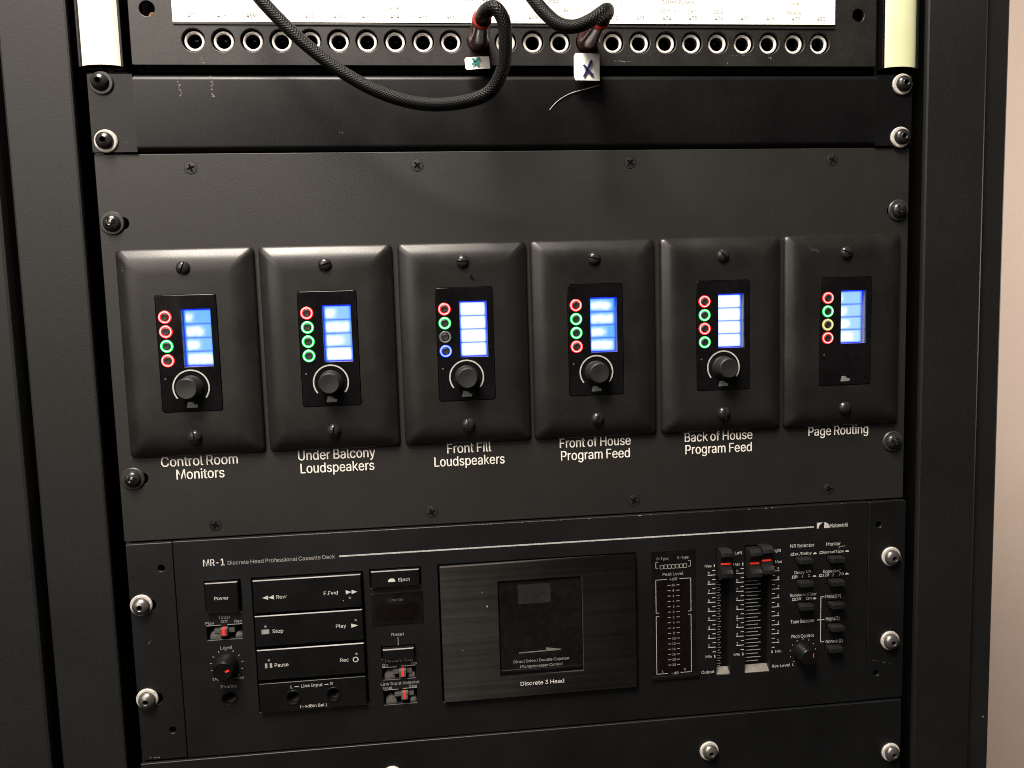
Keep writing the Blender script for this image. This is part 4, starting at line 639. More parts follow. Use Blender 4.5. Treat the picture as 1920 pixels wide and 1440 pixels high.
        for j, p in enumerate(path):
            tg = (path[min(j + 1, len(path) - 1)] - path[max(j - 1, 0)]).normalized()
            up = (up - tg * up.dot(tg)).normalized()
            sd = tg.cross(up)
            if j:
                dist += (p - path[j - 1]).length
            ds.append(dist)
            for q in range(n):
                a = 2 * math.pi * q / n
                self.v.append(tuple(p + (up * math.cos(a) + sd * math.sin(a)) * rr[j]))
        for j in range(len(path) - 1):
            for q in range(n):
                a, c = k + j * n + q, k + j * n + (q + 1) % n
                self.face([a, c, c + n, a + n], i, [(q / n, ds[j]), ((q + 1) / n, ds[j]), ((q + 1) / n, ds[j + 1]), (q / n, ds[j + 1])])
        if caps:
            self.face([k + q for q in range(n)], i)
            self.face([k + (len(path) - 1) * n + q for q in range(n)], i)

    def build(self, name, parent=None, origin=None, angle=38, planar=False):
        """Link everything collected so far as ONE mesh object."""
        if origin is None:
            if parent is not None:
                origin = parent['_o']
            else:
                origin = [sum(c) / 2 for c in zip([min(q[a] for q in self.v) for a in range(3)], [max(q[a] for q in self.v) for a in range(3)])]
        me = bpy.data.meshes.new(name)
        me.from_pydata([((p[0] - origin[0]) * S, (p[1] - origin[1]) * S, (p[2] - origin[2]) * S) for p in self.v], [], self.f)
        for m_ in self.mats:
            me.materials.append(m_)
        me.polygons.foreach_set('material_index', self.mi)
        if planar:
            ul = me.uv_layers.new(name='UVMap')
            for lp_ in me.loops:
                p = self.v[lp_.vertex_index]
                ul.data[lp_.index].uv = (p[0] * 0.01, p[2] * 0.01)
        if self.uv:
            ul = me.uv_layers.new(name='UVMap')
            for fi, uvs in self.uv.items():
                for li, c in zip(me.polygons[fi].loop_indices, uvs):
                    ul.data[li].uv = c
        if self.att:
            ca = me.color_attributes.new('row', 'FLOAT_COLOR', 'CORNER')
            for fi, c in self.att.items():
                for li in me.polygons[fi].loop_indices:
                    ca.data[li].color = (*c, 1)
        me.validate()
        me.shade_smooth()
        for p in me.polygons:
            if abs(p.normal.y) > 0.9998:
                p.use_smooth = False
        me.set_sharp_from_angle(angle=R(angle))
        o = bpy.data.objects.new(name, me)
        C.objects.link(o)
        if parent is not None:
            o.parent = parent
            o['_o'] = list(origin)
            po = parent['_o']
            o.location = ((origin[0] - po[0]) * S, (origin[1] - po[1]) * S, (origin[2] - po[2]) * S)
        else:
            o['_o'] = list(origin)
            o.location = (origin[0] * S, origin[1] * S, origin[2] * S)
        return o


def thing(name, label, cat, o, group=None, kind=None):
    e = bpy.data.objects.new(name, None)
    e.empty_display_size = 0.02
    C.objects.link(e)
    e.location = (o[0] * S, o[1] * S, o[2] * S)
    e['_o'] = list(o)
    tag(e, label, cat, group, kind)
    return e


def tag(o, label, cat, group=None, kind=None):
    o['label'] = label
    o['category'] = cat
    if group:
        o['group'] = group
    if kind:
        o['kind'] = kind
    return o


def part(name, parent, fn, angle=38, planar=False):
    b = MB()
    fn(b)
    return b.build(name, parent, angle=angle, planar=planar)


def scuff(parent, pts, y, name='scuff_mark', mat='scuff'):
    """Chalky wear mark: ragged patches around a polyline of (x, z, width)."""
    b = MB()
    for (x0, z0, w0), (x1, z1, w1) in zip(pts, pts[1:]):
        n = max(4, int(math.hypot(x1 - x0, z1 - z0) / 0.4))
        for j in range(n):
            t = (j + random.random()) / n
            wd = (w0 + (w1 - w0) * t)
            x = x0 + (x1 - x0) * t + random.uniform(-0.6, 0.6) * wd
            z = z0 + (z1 - z0) * t + random.uniform(-0.4, 0.4) * wd
            k = 6
            wd *= random.uniform(0.25, 0.75)
            b.flat([(x + wd * (0.4 + 0.6 * random.random()) * math.cos(2 * math.pi * q / k),
                     z + wd * (0.4 + 0.9 * random.random()) * math.sin(2 * math.pi * q / k)) for q in range(k)], y - 0.004 * (j % 7) - 0.02, mat)
    return b.build(name, parent)


# ------------------------------------------------------------------ fasteners
def screw_profile_dome(r, h, y):
    p = []
    for i in range(9):
        a = R(90 * i / 8)
        p.append((r * math.cos(a) * 1.0, y - h * math.sin(a)))
    return p


def button_screw(parent, x, z, y, head='dark_steel', washer='washer', rw=6.3, rh=4.75, h=2.9, off=(0, 0)):
    """Hex-socket button screw on a washer."""
    s = MB()
    hx, hz = x + off[0], z + off[1]
    prof = [(rh, y - 1.3)]
    for i in range(1, 8):
        a = R(90 * i / 8 * 0.86)
        prof.append((rh * math.cos(a), y - 1.5 - h * math.sin(a)))
    ys = prof[-1][1]
    prof += [(1.75, ys - 0.06), (1.55, ys + 0.1), (1.5, ys + 1.9, 'dark'), (0.05, ys + 1.9, 'dark')]
    s.lathe(hx, hz, prof, head, 32)
    o = s.build('screw', parent)
    wsh = MB()
    wsh.lathe(x, z, [(rw, y - 0.02), (rw, y - 0.75), (rw - 0.45, y - 1.2), (rh - 0.3, y - 1.25)], washer, 36, close=False)
    wo = wsh.build('washer', o)
    return o


def pan_screw(parent, x, z, y, ang=20, head='dark_steel', washer='grey_washer', rw=6.6, rh=4.8, h=2.7):
    """Cross-recess pan-head screw on a dark washer."""
    s = MB()
    s.lathe(x, z, [(rh, y - 1.1)] + [(rh * math.cos(R(a)), y - 1.5 - h * math.sin(R(a))) for a in (8, 22, 36, 50, 62, 73, 82)] + [(0.03, y - 1.5 - h)], head, 32)
    o = s.build('screw', parent)
    cr = MB()
    for k in range(2):
        a = R(ang + 90 * k)
        c_, s_ = math.cos(a), math.sin(a)
        L_, W_ = 3.0, 0.8
        yy = y - 1.5 - h - 0.12
        pts = [(-L_, -W_ * 0.6, yy + 0.55), (-L_ * 0.5, -W_, yy), (L_ * 0.5, -W_, yy), (L_, -W_ * 0.6, yy + 0.55), (L_, W_ * 0.6, yy + 0.55), (L_ * 0.5, W_, yy), (-L_ * 0.5, W_, yy), (-L_, W_ * 0.6, yy + 0.55)]
        yo = -0.02 * k
        cr.quad([(x + p * c_ - q * s_, v + yo, z + p * s_ + q * c_) for p, q, v in pts], 'dark')
    a = R(ang + 45)
    yy = y - 1.5 - h + 0.05
    for sg, rr_ in ((1, 1.0), (-1, 1.15), (1, 1.9)):
        px, pz = x + sg * rr_ * math.cos(a), z + sg * rr_ * math.sin(a)
        cr.quad([(px - 0.45, yy - 0.25, pz - 0.2), (px + 0.35, yy - 0.3, pz - 0.35), (px + 0.45, yy - 0.05, pz + 0.3), (px - 0.3, yy - 0.1, pz + 0.35)], 'zinc')  # small zinc facets stand in for glints around the cross
    cr.build('cross_recess', o)
    wsh = MB()
    wsh.lathe(x, z, [(rw, y - 0.02), (rw, y - 0.6), (rw - 0.5, y - 1.1), (rh - 0.3, y - 1.15)], washer, 36, close=False)
    wsh.build('washer', o)
    return o


def flush_screw(parent, x, z, y, ang=35, r=3.5, glint=False):
    """Countersunk cross-head screw, nearly flush."""
    s = MB()
    s.lathe(x, z, [(r + 0.2, y - 0.02, 'dark'), (r, y - 0.05), (r - 0.1, y - 0.18), (r - 0.35, y - 0.22), (0.05, y - 0.30)], 'dark_steel' if glint else 'powder', 28)
    o = s.build('flush_screw', parent)
    c = MB()
    for k in range(2):
        a = R(ang + 90 * k)
        c_, s_ = math.cos(a), math.sin(a)
        L_, W_ = 2.4, 0.72
        c.quad([(x + p * c_ - q * s_, y - 0.36 - 0.02 * k, z + p * s_ + q * c_) for p, q in ((-L_, -W_ * .5), (0, -W_), (L_, -W_ * .5), (L_, W_ * .5), (0, W_), (-L_, W_ * .5))], 'dark')
    c.build('cross_recess', o)
    return o


def slot_screw(parent, x, z, y, ang):
    """Slotted oval-head plate screw: dome halves either side of the slot."""
    s = MB()
    r, h = 3.75, 2.3
    ca, sa = math.cos(R(ang)), math.sin(R(ang))
    gap = 0.42
    i = s.m('dark_steel')
    for sg in (1, -1):
        k = len(s.v)
        na, nr = 16, 6
        for jr in range(nr + 1):
            rho = r * jr / nr
            for ja in range(na + 1):
                a = math.pi * ja / na
                lx, lz = rho * math.cos(a), rho * math.sin(a)
                lz = gap + lz * (r - gap) / r
                d = min(1, math.hypot(lx, lz) / r)
                yy = y - 0.3 - h * math.sqrt(max(0, 1 - d * d * 0.97))
                s.v.append((x + lx * ca - sg * lz * sa, yy, z + lx * sa + sg * lz * ca))
        for jr in range(nr):
            for ja in range(na):
                a = k + jr * (na + 1) + ja
                s.face([a, a + 1, a + na + 2, a + na + 1], i)
        # slot wall
        k2 = len(s.v)
        for t in range(-8, 9):
            lx = r * t / 8
            d = min(1, math.hypot(lx, gap) / r)
            yy = y - 0.3 - h * math.sqrt(max(0, 1 - d * d * 0.97))
            for dy in (yy, y - 0.6):
                s.v.append((x + lx * ca - sg * gap * sa, dy, z + lx * sa + sg * gap * ca))
        for t in range(16):
            a = k2 + 2 * t
            s.face([a, a + 1, a + 3, a + 2], i)
    s.lathe(x, z, [(r, y), (r, y - 0.75), (0.05, y - 0.8, 'dark')], 'dark_steel', 24)
    return s.build('plate_screw', parent)


# ------------------------------------------------------------------ the wall and the rack
b = MB()
b.quad([(150, 720, -1800), (3200, 720, -1800), (3200, 720, 1800), (150, 720, 1800)], 'wall')
b.quad([(150, 724, -1800), (150, 724, 1800), (3200, 724, 1800), (3200, 724, -1800)], 'wall')
wall = b.build('wall')
wall['kind'] = 'structure'
wall['label'] = 'plain pinkish beige painted wall beyond the black rack'

rack = thing('equipment_rack', 'black painted steel equipment rack frame with wide flat posts around the panels', 'equipment rack', (0, 150, -470))


def rack_post(x0, x1, z0=-520, z1=140):
    def f(b):
        b.box(x0, x1, -1.5, 1.5, z0, z1, 'rack', 1.4)
        b.box(x0 + 4.0, x1 - 4.0, 1.6, 60, z0, z1, 'dark')  # near-black block stands in for shade in the gap beside the post
    return f


part('post', rack, rack_post(-285.2, -248.8))
part('post', rack, rack_post(250.6, 290.4))
part('side_panel', rack, lambda b: b.box(-430, -290.8, -2.0, 320, -520, 140, 'rack', 2.0))
part('side_panel', rack, lambda b: b.box(290.8, 308.0, 3.0, 318, -520, 140, 'rack', 1.2))
for sx in (-1, 1):
    def rail(b, sx=sx):
        x0, x1 = (-243.0, -222.0) if sx < 0 else (222.0, 243.6)
        hs = []
        z = 130.0
        i = 0
        while z > -515:
            hs.append(rrect(sx * 234 - 2.6, sx * 234 + 2.6, z - 2.6, z + 2.6, 2.2, 3))
            z -= (15.875, 15.875, 12.7)[i % 3]
            i += 1
        b.plate(rrect(x0, x1, -520, 140, 0), hs, 7.0, 9.0, 'rack', 0.2)
        xs = x1 - 2 if sx < 0 else x0
        b.box(xs, xs + 2, 9.0, 40, -520, 140, 'dark')
    part('mounting_rail', rack, rail)
part('back_panel', rack, lambda b: b.box(-290, 290, 240, 243, -520, 140, 'dark'))
scuff(rack, [(242.5, -134, 0.5), (242.6, -139, 0.6)], 6.98)
scuff(rack, [(242.2, -157.5, 0.6), (242.5, -157.5, 0.5)], 6.98)
scuff(rack, [(242.0, -256, 0.8), (242.2, -264, 1.0)], 6.98)
scuff(rack, [(242.6, -402, 0.8), (242.4, -414, 1.0)], 6.98)

# ------------------------------------------------------------------ patchbay
pb = thing('patchbay', 'black patchbay with white paper label strip above a row of steel jack sockets', 'patchbay', (0, 0, 3))
JX = [-183.2 + 15.877 * i for i in range(24)]
JZ = 16.7


def pb_face(b):
    holes = [circ(x, JZ, 6.3, 32) for x in JX]
    holes += [circ(-206.9, 33.2, 4.1), circ(206.4, 33.2, 3.7)]
    b.plate(rrect(-216.9, 217.9, 3.1, 95, 1.0), holes, -0.6, 1.8, 'patch', 0.35)


part('faceplate', pb, pb_face)
part('chassis', pb, lambda b: b.box(-214, 215, 14.0, 110, 1.0, 95, 'dark'))
part('bottom_flange', pb, lambda b: b.box(-215, 216, 3.0, 13.8, 0.2, 2.6, 'dark', 0.4))  # near-black colour paints in the shade of the gap below the faceplate
for x, k in ((-206.9, 'copper'), (206.4, 'zinc')):
    def hs(b, x=x, k=k):
        b.lathe(x + 0.8, 31.6, [(2.6, 10), (2.6, 6.2), (2.0, 5.4), (0.8, 5.2), (0.75, 6.5, 'dark'), (0.05, 6.5, 'dark')], k, 20)
    part('recessed_screw', pb, hs)


def strip(b):
    b.plate([(-193.4, 26.2), (191.2, 27.4), (191.3, 95), (-193.5, 95)], [], -1.3, -0.95, 'paper')


strip_o = part('label_strip', pb, strip)


def holder(b):
    b.box(-193.4, 191.4, -1.2, -0.62, 24.9, 26.0, 'patch', 0.15)


part('strip_holder', pb, holder)


def strip_print(b):
    y = -1.36
    for i, x in enumerate(JX):
        b.text(str(457 + i), x + 0.4, 28.6 + 0.003 * (x + 190), 2.1, y, 'ink_grey')
    for s, x, z in (('Server', -72, 33.6), ('Recv M', 30.5, 33.2), ('out', 52, 33.2), ('COM int', 88, 33.2), ('18.1', 102.6, 33.2), ('18.2', 118.4, 33.2),
                    ('Square', 165.5, 33.2), ('System Bypass', 94, 38.4), ('Tower', 165.5, 38.4), ('Input', 20, 38.4), ('Analog Return', -22, 38.6), ('Line', -48, 38.6)):
        b.text(s, x, z, 2.1, y, 'ink_grey')
    for x in (-8, 60, 138):
        b.line(x, 36.8, x, 60, 0.25, y, 'ink_grey')


part('lettering', strip_o, strip_print)


def jack(b, x):
    n = 32
    b.lathe(x, JZ, [(5.6, 13), (5.6, 1.9), (5.45, 1.55), (5.0, 1.35), (4.5, 1.4), (4.1, 1.75), (3.95, 2.4, 'dark_steel'), (3.85, 6.0, 'dark'), (3.8, 13, 'dark'), (0.05, 13.2, 'dark')], 'steel', n)


for i, x in enumerate(JX):
    o = part('jack_socket', pb, lambda b: jack(b, x))
    # tip spring glimpsed inside the bore
    part('contact_spring', o, lambda b: b.box(x - 1.2, x + 1.0, 6.5, 12, JZ + 1.3, JZ + 2.3, 'dark_steel', 0.2))
scuff(pb, [(-179, 7.5, 0.8), (-178.6, 3.6, 0.8)], -0.62)
scuff(pb, [(125, 7.8, 0.7), (123, 3.6, 0.8)], -0.62)
scuff(pb, [(127, 9.6, 0.3), (140, 9.4, 0.3)], -0.62)
scuff(pb, [(150, 9.2, 1.3), (152, 7.8, 0.6)], -0.62)
scuff(pb, [(55, 6.2, 0.7), (66, 5.6, 0.6)], -0.62)

# curved cover strips over the patchbay's ears
for x0, x1, mk, lb in ((-243.2, -222.7, 'strip_white', 'bright white curved plastic cover strip next to the copper screw hole'),
                       (223.3, 243.8, 'strip_yellow', 'pale yellow curved plastic cover strip over the other end of the patchbay')):
    t = thing('cover_strip', lb, 'cover strip', ((x0 + x1) / 2, 2, 3), 'cover strips over the ends of the patchbay')

    def cs(b, x0=x0, x1=x1, mk=mk):
        n = 14
        xm, hw = (x0 + x1) / 2, (x1 - x0) / 2
        pr = []
        for i in range(n + 1):
            a = math.pi * (0.14 + 0.72 * i / n)
            pr.append((xm - hw * math.cos(a) / math.cos(math.pi * 0.14), -0.2 - 5.2 * (math.sin(a) - math.sin(math.pi * .14))))
        pin = [(xm + (x - xm) * 0.93, y + 0.8) for x, y in pr]
        k = len(b.v)
        i_ = b.m(mk)
        zs = [2.6, 140]
        for z in zs:
            for x, y in pr + pin[::-1]:
                b.v.append((x, y, z))
        m_ = 2 * (n + 1)
        for q in range(m_):
            a, c = k + q, k + (q + 1) % m_
            b.face([a, c, c + m_, a + m_], i_)
        for q in range(n):
            b.face([k + q, k + q + 1, k + m_ - 2 - q, k + m_ - 1 - q], i_)
    part('strip', t, cs, 50)
    part('strip_channel', t, lambda b, x0=x0, x1=x1: (b.box(x0 - 1.6, x0 - 0.1, -1.2, 5, 1.8, 140, 'satin', 0.3), b.box(x1 + 0.1, x1 + 1.6, -1.2, 5, 1.8, 140, 'satin', 0.3),
                                                       b.box(x0, x1, 3, 5, 1.8, 140, 'satin')))

# ------------------------------------------------------------------ upper blank panel
bp_ = thing('blank_panel', 'glossy black flanged blank panel just below the patchbay', 'rack panel', (0, 0, -44), 'blank rack panels')


def blank(b):
    # flanged centre section with rounded long edges
    prof = [(6.0, -1.9), (2.0, -1.9)]
    rr = 3.4
    for i in range(9):
        a = R(90 * i / 8)
        prof.append((-1.5 + rr - rr * math.sin(a), -1.9 - rr + rr * math.cos(a)))
    for i in range(9):
        a = R(90 * i / 8)
        prof.append((-1.5 + rr - rr * math.cos(a), -44.2 + rr - rr * math.sin(a)))
    prof += [(2.0, -44.2), (6.0, -44.2)]
    b.extrude_x(prof, -217, 218, 'satin')
    for x0, x1 in ((-240.8, -217.0), (218.0, 241.2)):
        b.box(x0, x1, -1.5, 1.6, -44.1, -1.9, 'satin')


part('faceplate', bp_, blank)
for x, z, o in ((-233.2, -7.0, (-0.7, 0.6)), (-233.2, -38.2, (-0.4, 0.2)), (234.5, -7.6, (0.5, 0.3)), (233.8, -39.2, (0.6, 0.2))):
    button_screw(bp_, x, z, -1.5, 'dark_steel', 'grey_washer' if x < 0 and z > -10 else 'washer', off=o)
scuff(bp_, [(-192.5, -6, 0.9), (-191, -14, 1.1)], -1.52)
scuff(bp_, [(-174.6, -3, 0.8), (-174.4, -15, 1.2)], -1.52)
scuff(bp_, [(-222, -17, 0.5), (-219, -18.6, 0.5)], -1.52)
scuff(bp_, [(-223, -39, 0.4), (-221, -38.2, 0.5)], -1.52)
scuff(bp_, [(-106, -34, 0.6), (-104, -34.4, 0.5)], -1.52)

b = MB()
b.tube([(16.0, -1.75, -22.0), (21, -1.9, -17.0), (28.5, -2.0, -12.8), (38, -1.9, -10.2), (46.8, -1.8, -7.8)], 0.24, 'thread', 6, 8)
thr = b.build('thread')
tag(thr, 'thin curved white thread clinging to the glossy blank panel under the larger tag', 'thread')

# ------------------------------------------------------------------ patch cords
for spec in (
    dict(lb='black braided patch cord with red plug looping down, small tag marked with teal X', jx=JX[10], end=(-25.8, -50, 11.4),
         path=[(-25.8, -46, 11.8), (-24.6, -60, 11.2), (-20.4, -66.5, 10.6), (-16.4, -66.5, 4.5), (-15.4, -63, -5.5), (-16.8, -58, -16.5), (-24.5, -52, -26.5), (-41, -47, -30.0),
               (-59.5, -43, -29.0), (-79, -39, -22.6), (-98, -35, -11.5), (-116.5, -32, 3.2), (-132, -30, 18.6), (-143.5, -29, 32.5), (-152, -28, 48), (-158, -26, 75), (-158, -26, 110)],
         tag=(-33.0, -19.0, 5.7, -1.4, 3.5), ink='ink_teal', x=((-28.9, 4.2, -25.2, 0.4), (-29.2, 0.6, -24.6, 4.6))),
    dict(lb='black braided patch cord with red plug rising away, larger tag marked with navy X', jx=JX[14], end=(36.4, -50, 11.6),
         path=[(36.6, -46, 11.8), (37.6, -58, 12.2), (34.8, -66, 10.0), (27.6, -68, 4.8), (19.8, -66, 2.3), (12.6, -62, 4.6), (6.5, -58, 11.0), (1.0, -55, 19.0), (-6, -50, 32), (-16, -45, 60), (-20, -40, 110)],
         tag=(29.6, 44.6, 7.9, -7.6, -1.5), ink='ink_navy', x=((34.9, 0.9, 40.4, -5.3), (35.0, -6.0, 39.8, 3.4)))):
    jx = spec['jx']
    t = thing('patch_cord', spec['lb'], 'patch cord', (jx, 0, JZ), 'patch cords plugged into the patchbay')
    ex, ey, ez = spec['end']

    def plug(b):
        f = lambda s: (jx + (ex - jx) * s, 2 + (ey - 2) * s, JZ + (ez - JZ) * s)
        b.tube([(*f(0.0), 5.4), (*f(0.12), 6.0), (*f(0.3), 6.1), (*f(0.6), 5.3), (*f(0.85), 5.0), (*f(0.93), 5.0)], 6, 'boot', 24, 6)
    po = part('plug', t, plug, 60)

    def collar(b):
        f = lambda s: (jx + (ex - jx) * s, 2 + (ey - 2) * s, JZ + (ez - JZ) * s)
        b.tube([(*f(0.92), 4.9), (*f(0.95), 5.1), (*f(0.99), 5.0), (*f(1.0), 4.2)], 5, 'boot_end', 24, 5)
    part('collar', po, collar, 60)
    part('cable', t, lambda b: b.tube([(*p, 3.9 if i < 2 else 3.4) for i, p in enumerate(spec['path'])], 3.6, 'braid', 22, 12), 80)
    x0, x1, zt, zb, an = spec['tag']

    def flag(b):
        n = 8
        i = b.m('paper')
        k = len(b.v)
        cx, cz = (x0 + x1) / 2, (zt + zb) / 2
        ca, sa = math.cos(R(an)), math.sin(R(an))
        for dy in (0.0, 0.35):
            for u in range(n + 1):
                for v in range(n + 1):
                    lx, lz = (x0 - cx) + (x1 - x0) * u / n, (zt - cz) + (zb - zt) * v / n
                    if u in (0,) and v in (0, n):
                        lx += 0.9
                    yy = -8.2 + dy - 0.9 * math.sin(math.pi * u / n) * 0.5 - 1.2 * v / n
                    b.v.append((cx + lx * ca - lz * sa, yy, cz + lx * sa + lz * ca))
        m_ = (n + 1) * (n + 1)
        for u in range(n):
            for v in range(n):
                a = k + u * (n + 1) + v
                b.face([a, a + 1, a + n + 2, a + n + 1], i)
                b.face([a + m_, a + n + 1 + m_, a + n + 2 + m_, a + 1 + m_], i)
        for u in range(n):
            for q in (u * (n + 1), u * (n + 1) + n):
                b.face([k + q, k + q + n + 1, k + q + n + 1 + m_, k + q + m_], i)
            for q in (u, n * (n + 1) + u):
                b.face([k + q, k + q + 1, k + q + 1 + m_, k + q + m_], i)
    fo = part('tag', t, flag, 60)

    def mark(b):
        for (xa, za, xb, zb2) in spec['x']:
            n = 6
            for q in range(n):
                pa, pb2 = q / n, (q + 1.25) / n
                pb2 = min(1, pb2)
                v = (zt - (za + zb2) / 2) / (zt - zb)
                b.line(xa + (xb - xa) * pa, za + (zb2 - za) * pa, xa + (xb - xa) * pb2, za + (zb2 - za) * pb2, 1.25 + 0.3 * random.random(), -10.4 - 0.01 * q, spec['ink'])
    part('marker_cross', fo, mark)

# ------------------------------------------------------------------ panel that carries the wall controllers
lp = thing('mounting_panel', 'wide matte black mounting panel with white captions carrying the six controllers', 'rack panel', (0, 0, -266))
CX = [-195.3, -116.9, -38.1, 39.9, 118.9, 197.3]
MS = [(-233.8, -82.9, 20), (-233.3, -229.0, 12), (234.3, -83.2, 40), (233.2, -228.8, 65)]


def lp_face(b):
    holes = []
    for x, z, _ in MS:
        s = -1 if x < 0 else 1
        xi = s * 225.0 if s < 0 else 227.2
        holes.append(rrect(min(xi, s * 237), max(xi, s * 237), z - 3.6, z + 3.2, 3.3, 6))
    b.plate(rrect(-241.0, 241.3, -266.2, -44.9, 0.6), holes, 0.0, 3.0, 'powder', 0.4)


part('faceplate', lp, lp_face)
for x, z, a in MS:
    pan_screw(lp, x, z, 0, a)
for i, (x, z) in enumerate([(-189.4, -52.8), (-62.3, -52.7), (64.2, -52.4), (191.0, -52.1), (-189.1, -259.2), (-61.9, -258.5), (63.5, -258.4), (190.8, -257.9)]):
    flush_screw(lp, x, z, 0, (20, 40, 50, 60, 75, 30, 62, 10)[i], glint=i in (4, 6))


for x, a, wa, c, wc in [(-195.5, 'Control Room', 43.2, 'Monitors', 27.0), (-116.6, 'Under Balcony', 45.0, 'Loudspeakers', 43.0), (-37.9, 'Front Fill', 26.5, 'Loudspeakers', 42.4),
                        (39.7, 'Front of House', 44.2, 'Program Feed', 43.0), (118.1, 'Back of House', 43.6, 'Program Feed', 42.8), (196.8, 'Page Routing', 39.8, None, 0)]:
    def caption(b):
        b.text(a, x, -222.9, 5.8, -0.12, 'ink_white', wa, bold=0.02)
        if c:
            b.text(c, x, -230.7, 5.8, -0.12, 'ink_white', wc, bold=0.02)
    part('caption', lp, caption)

# ------------------------------------------------------------------ six wall controllers
PZ0, PZ1 = -216.6, -97.9
GRP = 'wall controllers mounted in a row on the panel'
UNITS = [
    ('Control Room Monitors', ('red', 'red', 'green', 'red'), [(0.26, .10), (0.62, .12), (0.46, .14), (0.95, .26)], (70, 100), True, 'with red, red, green and red rings'),
    ('Under Balcony Loudspeakers', ('red', 'green', 'green', 'green'), [(0.38, .24), (0.9, .26), (0.62, .34), (0.95, .62)], (15, 80), True, 'with one red and three green rings'),
    ('Front Fill Loudspeakers', ('red', 'green', 'off', 'blue'), [(1, 1), (1, 1), (1, 1), (1, 1)], (0, 100), True, 'with a blue ring and a dark ring'),
    ('Front of House Program Feed', ('red', 'green', 'green', 'red'), [(0.80, .05), (0.95, .08), (0.58, .06), (0.86, .14)], (165, 60), True, 'with green rings between two red'),
    ('Back of House Program Feed', ('red', 'green', 'red', 'green'), [(1, 1), (1, 1), (1, 1), (1, 1)], (130, 90), True, 'with red and green rings alternating'),
    ('Page Routing', ('red', 'green', 'yellow', 'red'), [(0.12, .30), (0.30, .32), (0.42, .34), (0.55, .48)], (150, 95), False, 'without a knob, with a yellow ring'),
]
YF = -6.2


def cover(b, cx):
    hx, z0, z1 = 38.0, PZ0 - 0.4, PZ1 + 0.4
    prof = [(0, 0), (0.15, -1.4), (0.5, -2.05), (1.0, -2.55), (1.7, -3.0), (2.8, -3.6), (4.0, -4.22), (5.0, -4.7), (6.2, -5.15), (7.6, -5.55), (9.2, -5.86), (11.0, -6.07), (12.8, -6.18), (14.2, YF), (14.8, YF)]
    i = b.m('cover')
    k = len(b.v)
    nn = 6
    for s, y in prof:
        for x, z in rrect(cx - hx + s, cx + hx - s, z0 + s, z1 - s, max(3.0 - 0.08 * s, 1.6), nn):
            b.v.append((x, y, z))
    n = 4 * (nn + 1)
    for j in range(len(prof) - 1):
        for q in range(n):
            a, c = k + j * n + q, k + j * n + (q + 1) % n
            b.face([a, c, c + n, a + n], i)
    # flat centre with the opening
    s = 14.8
    b.plate(rrect(cx - hx + s, cx + hx - s, z0 + s, z1 - s, max(3.0 - 0.08 * s, 1.6), nn), [rrect(cx - 16.9, cx + 16.9, -157.2 - 33.5, -157.2 + 33.5, 1.6)], YF, YF + 2.2, 'cover')


def lathe_ring(b, x, z, pure, core, y):
    b.lathe(x, z, [(3.68, y), (3.6, y - 0.35), (3.28, y - 0.55, core), (2.68, y - 0.55, pure), (2.3, y - 0.3), (2.2, y)], pure, 32, close=False)


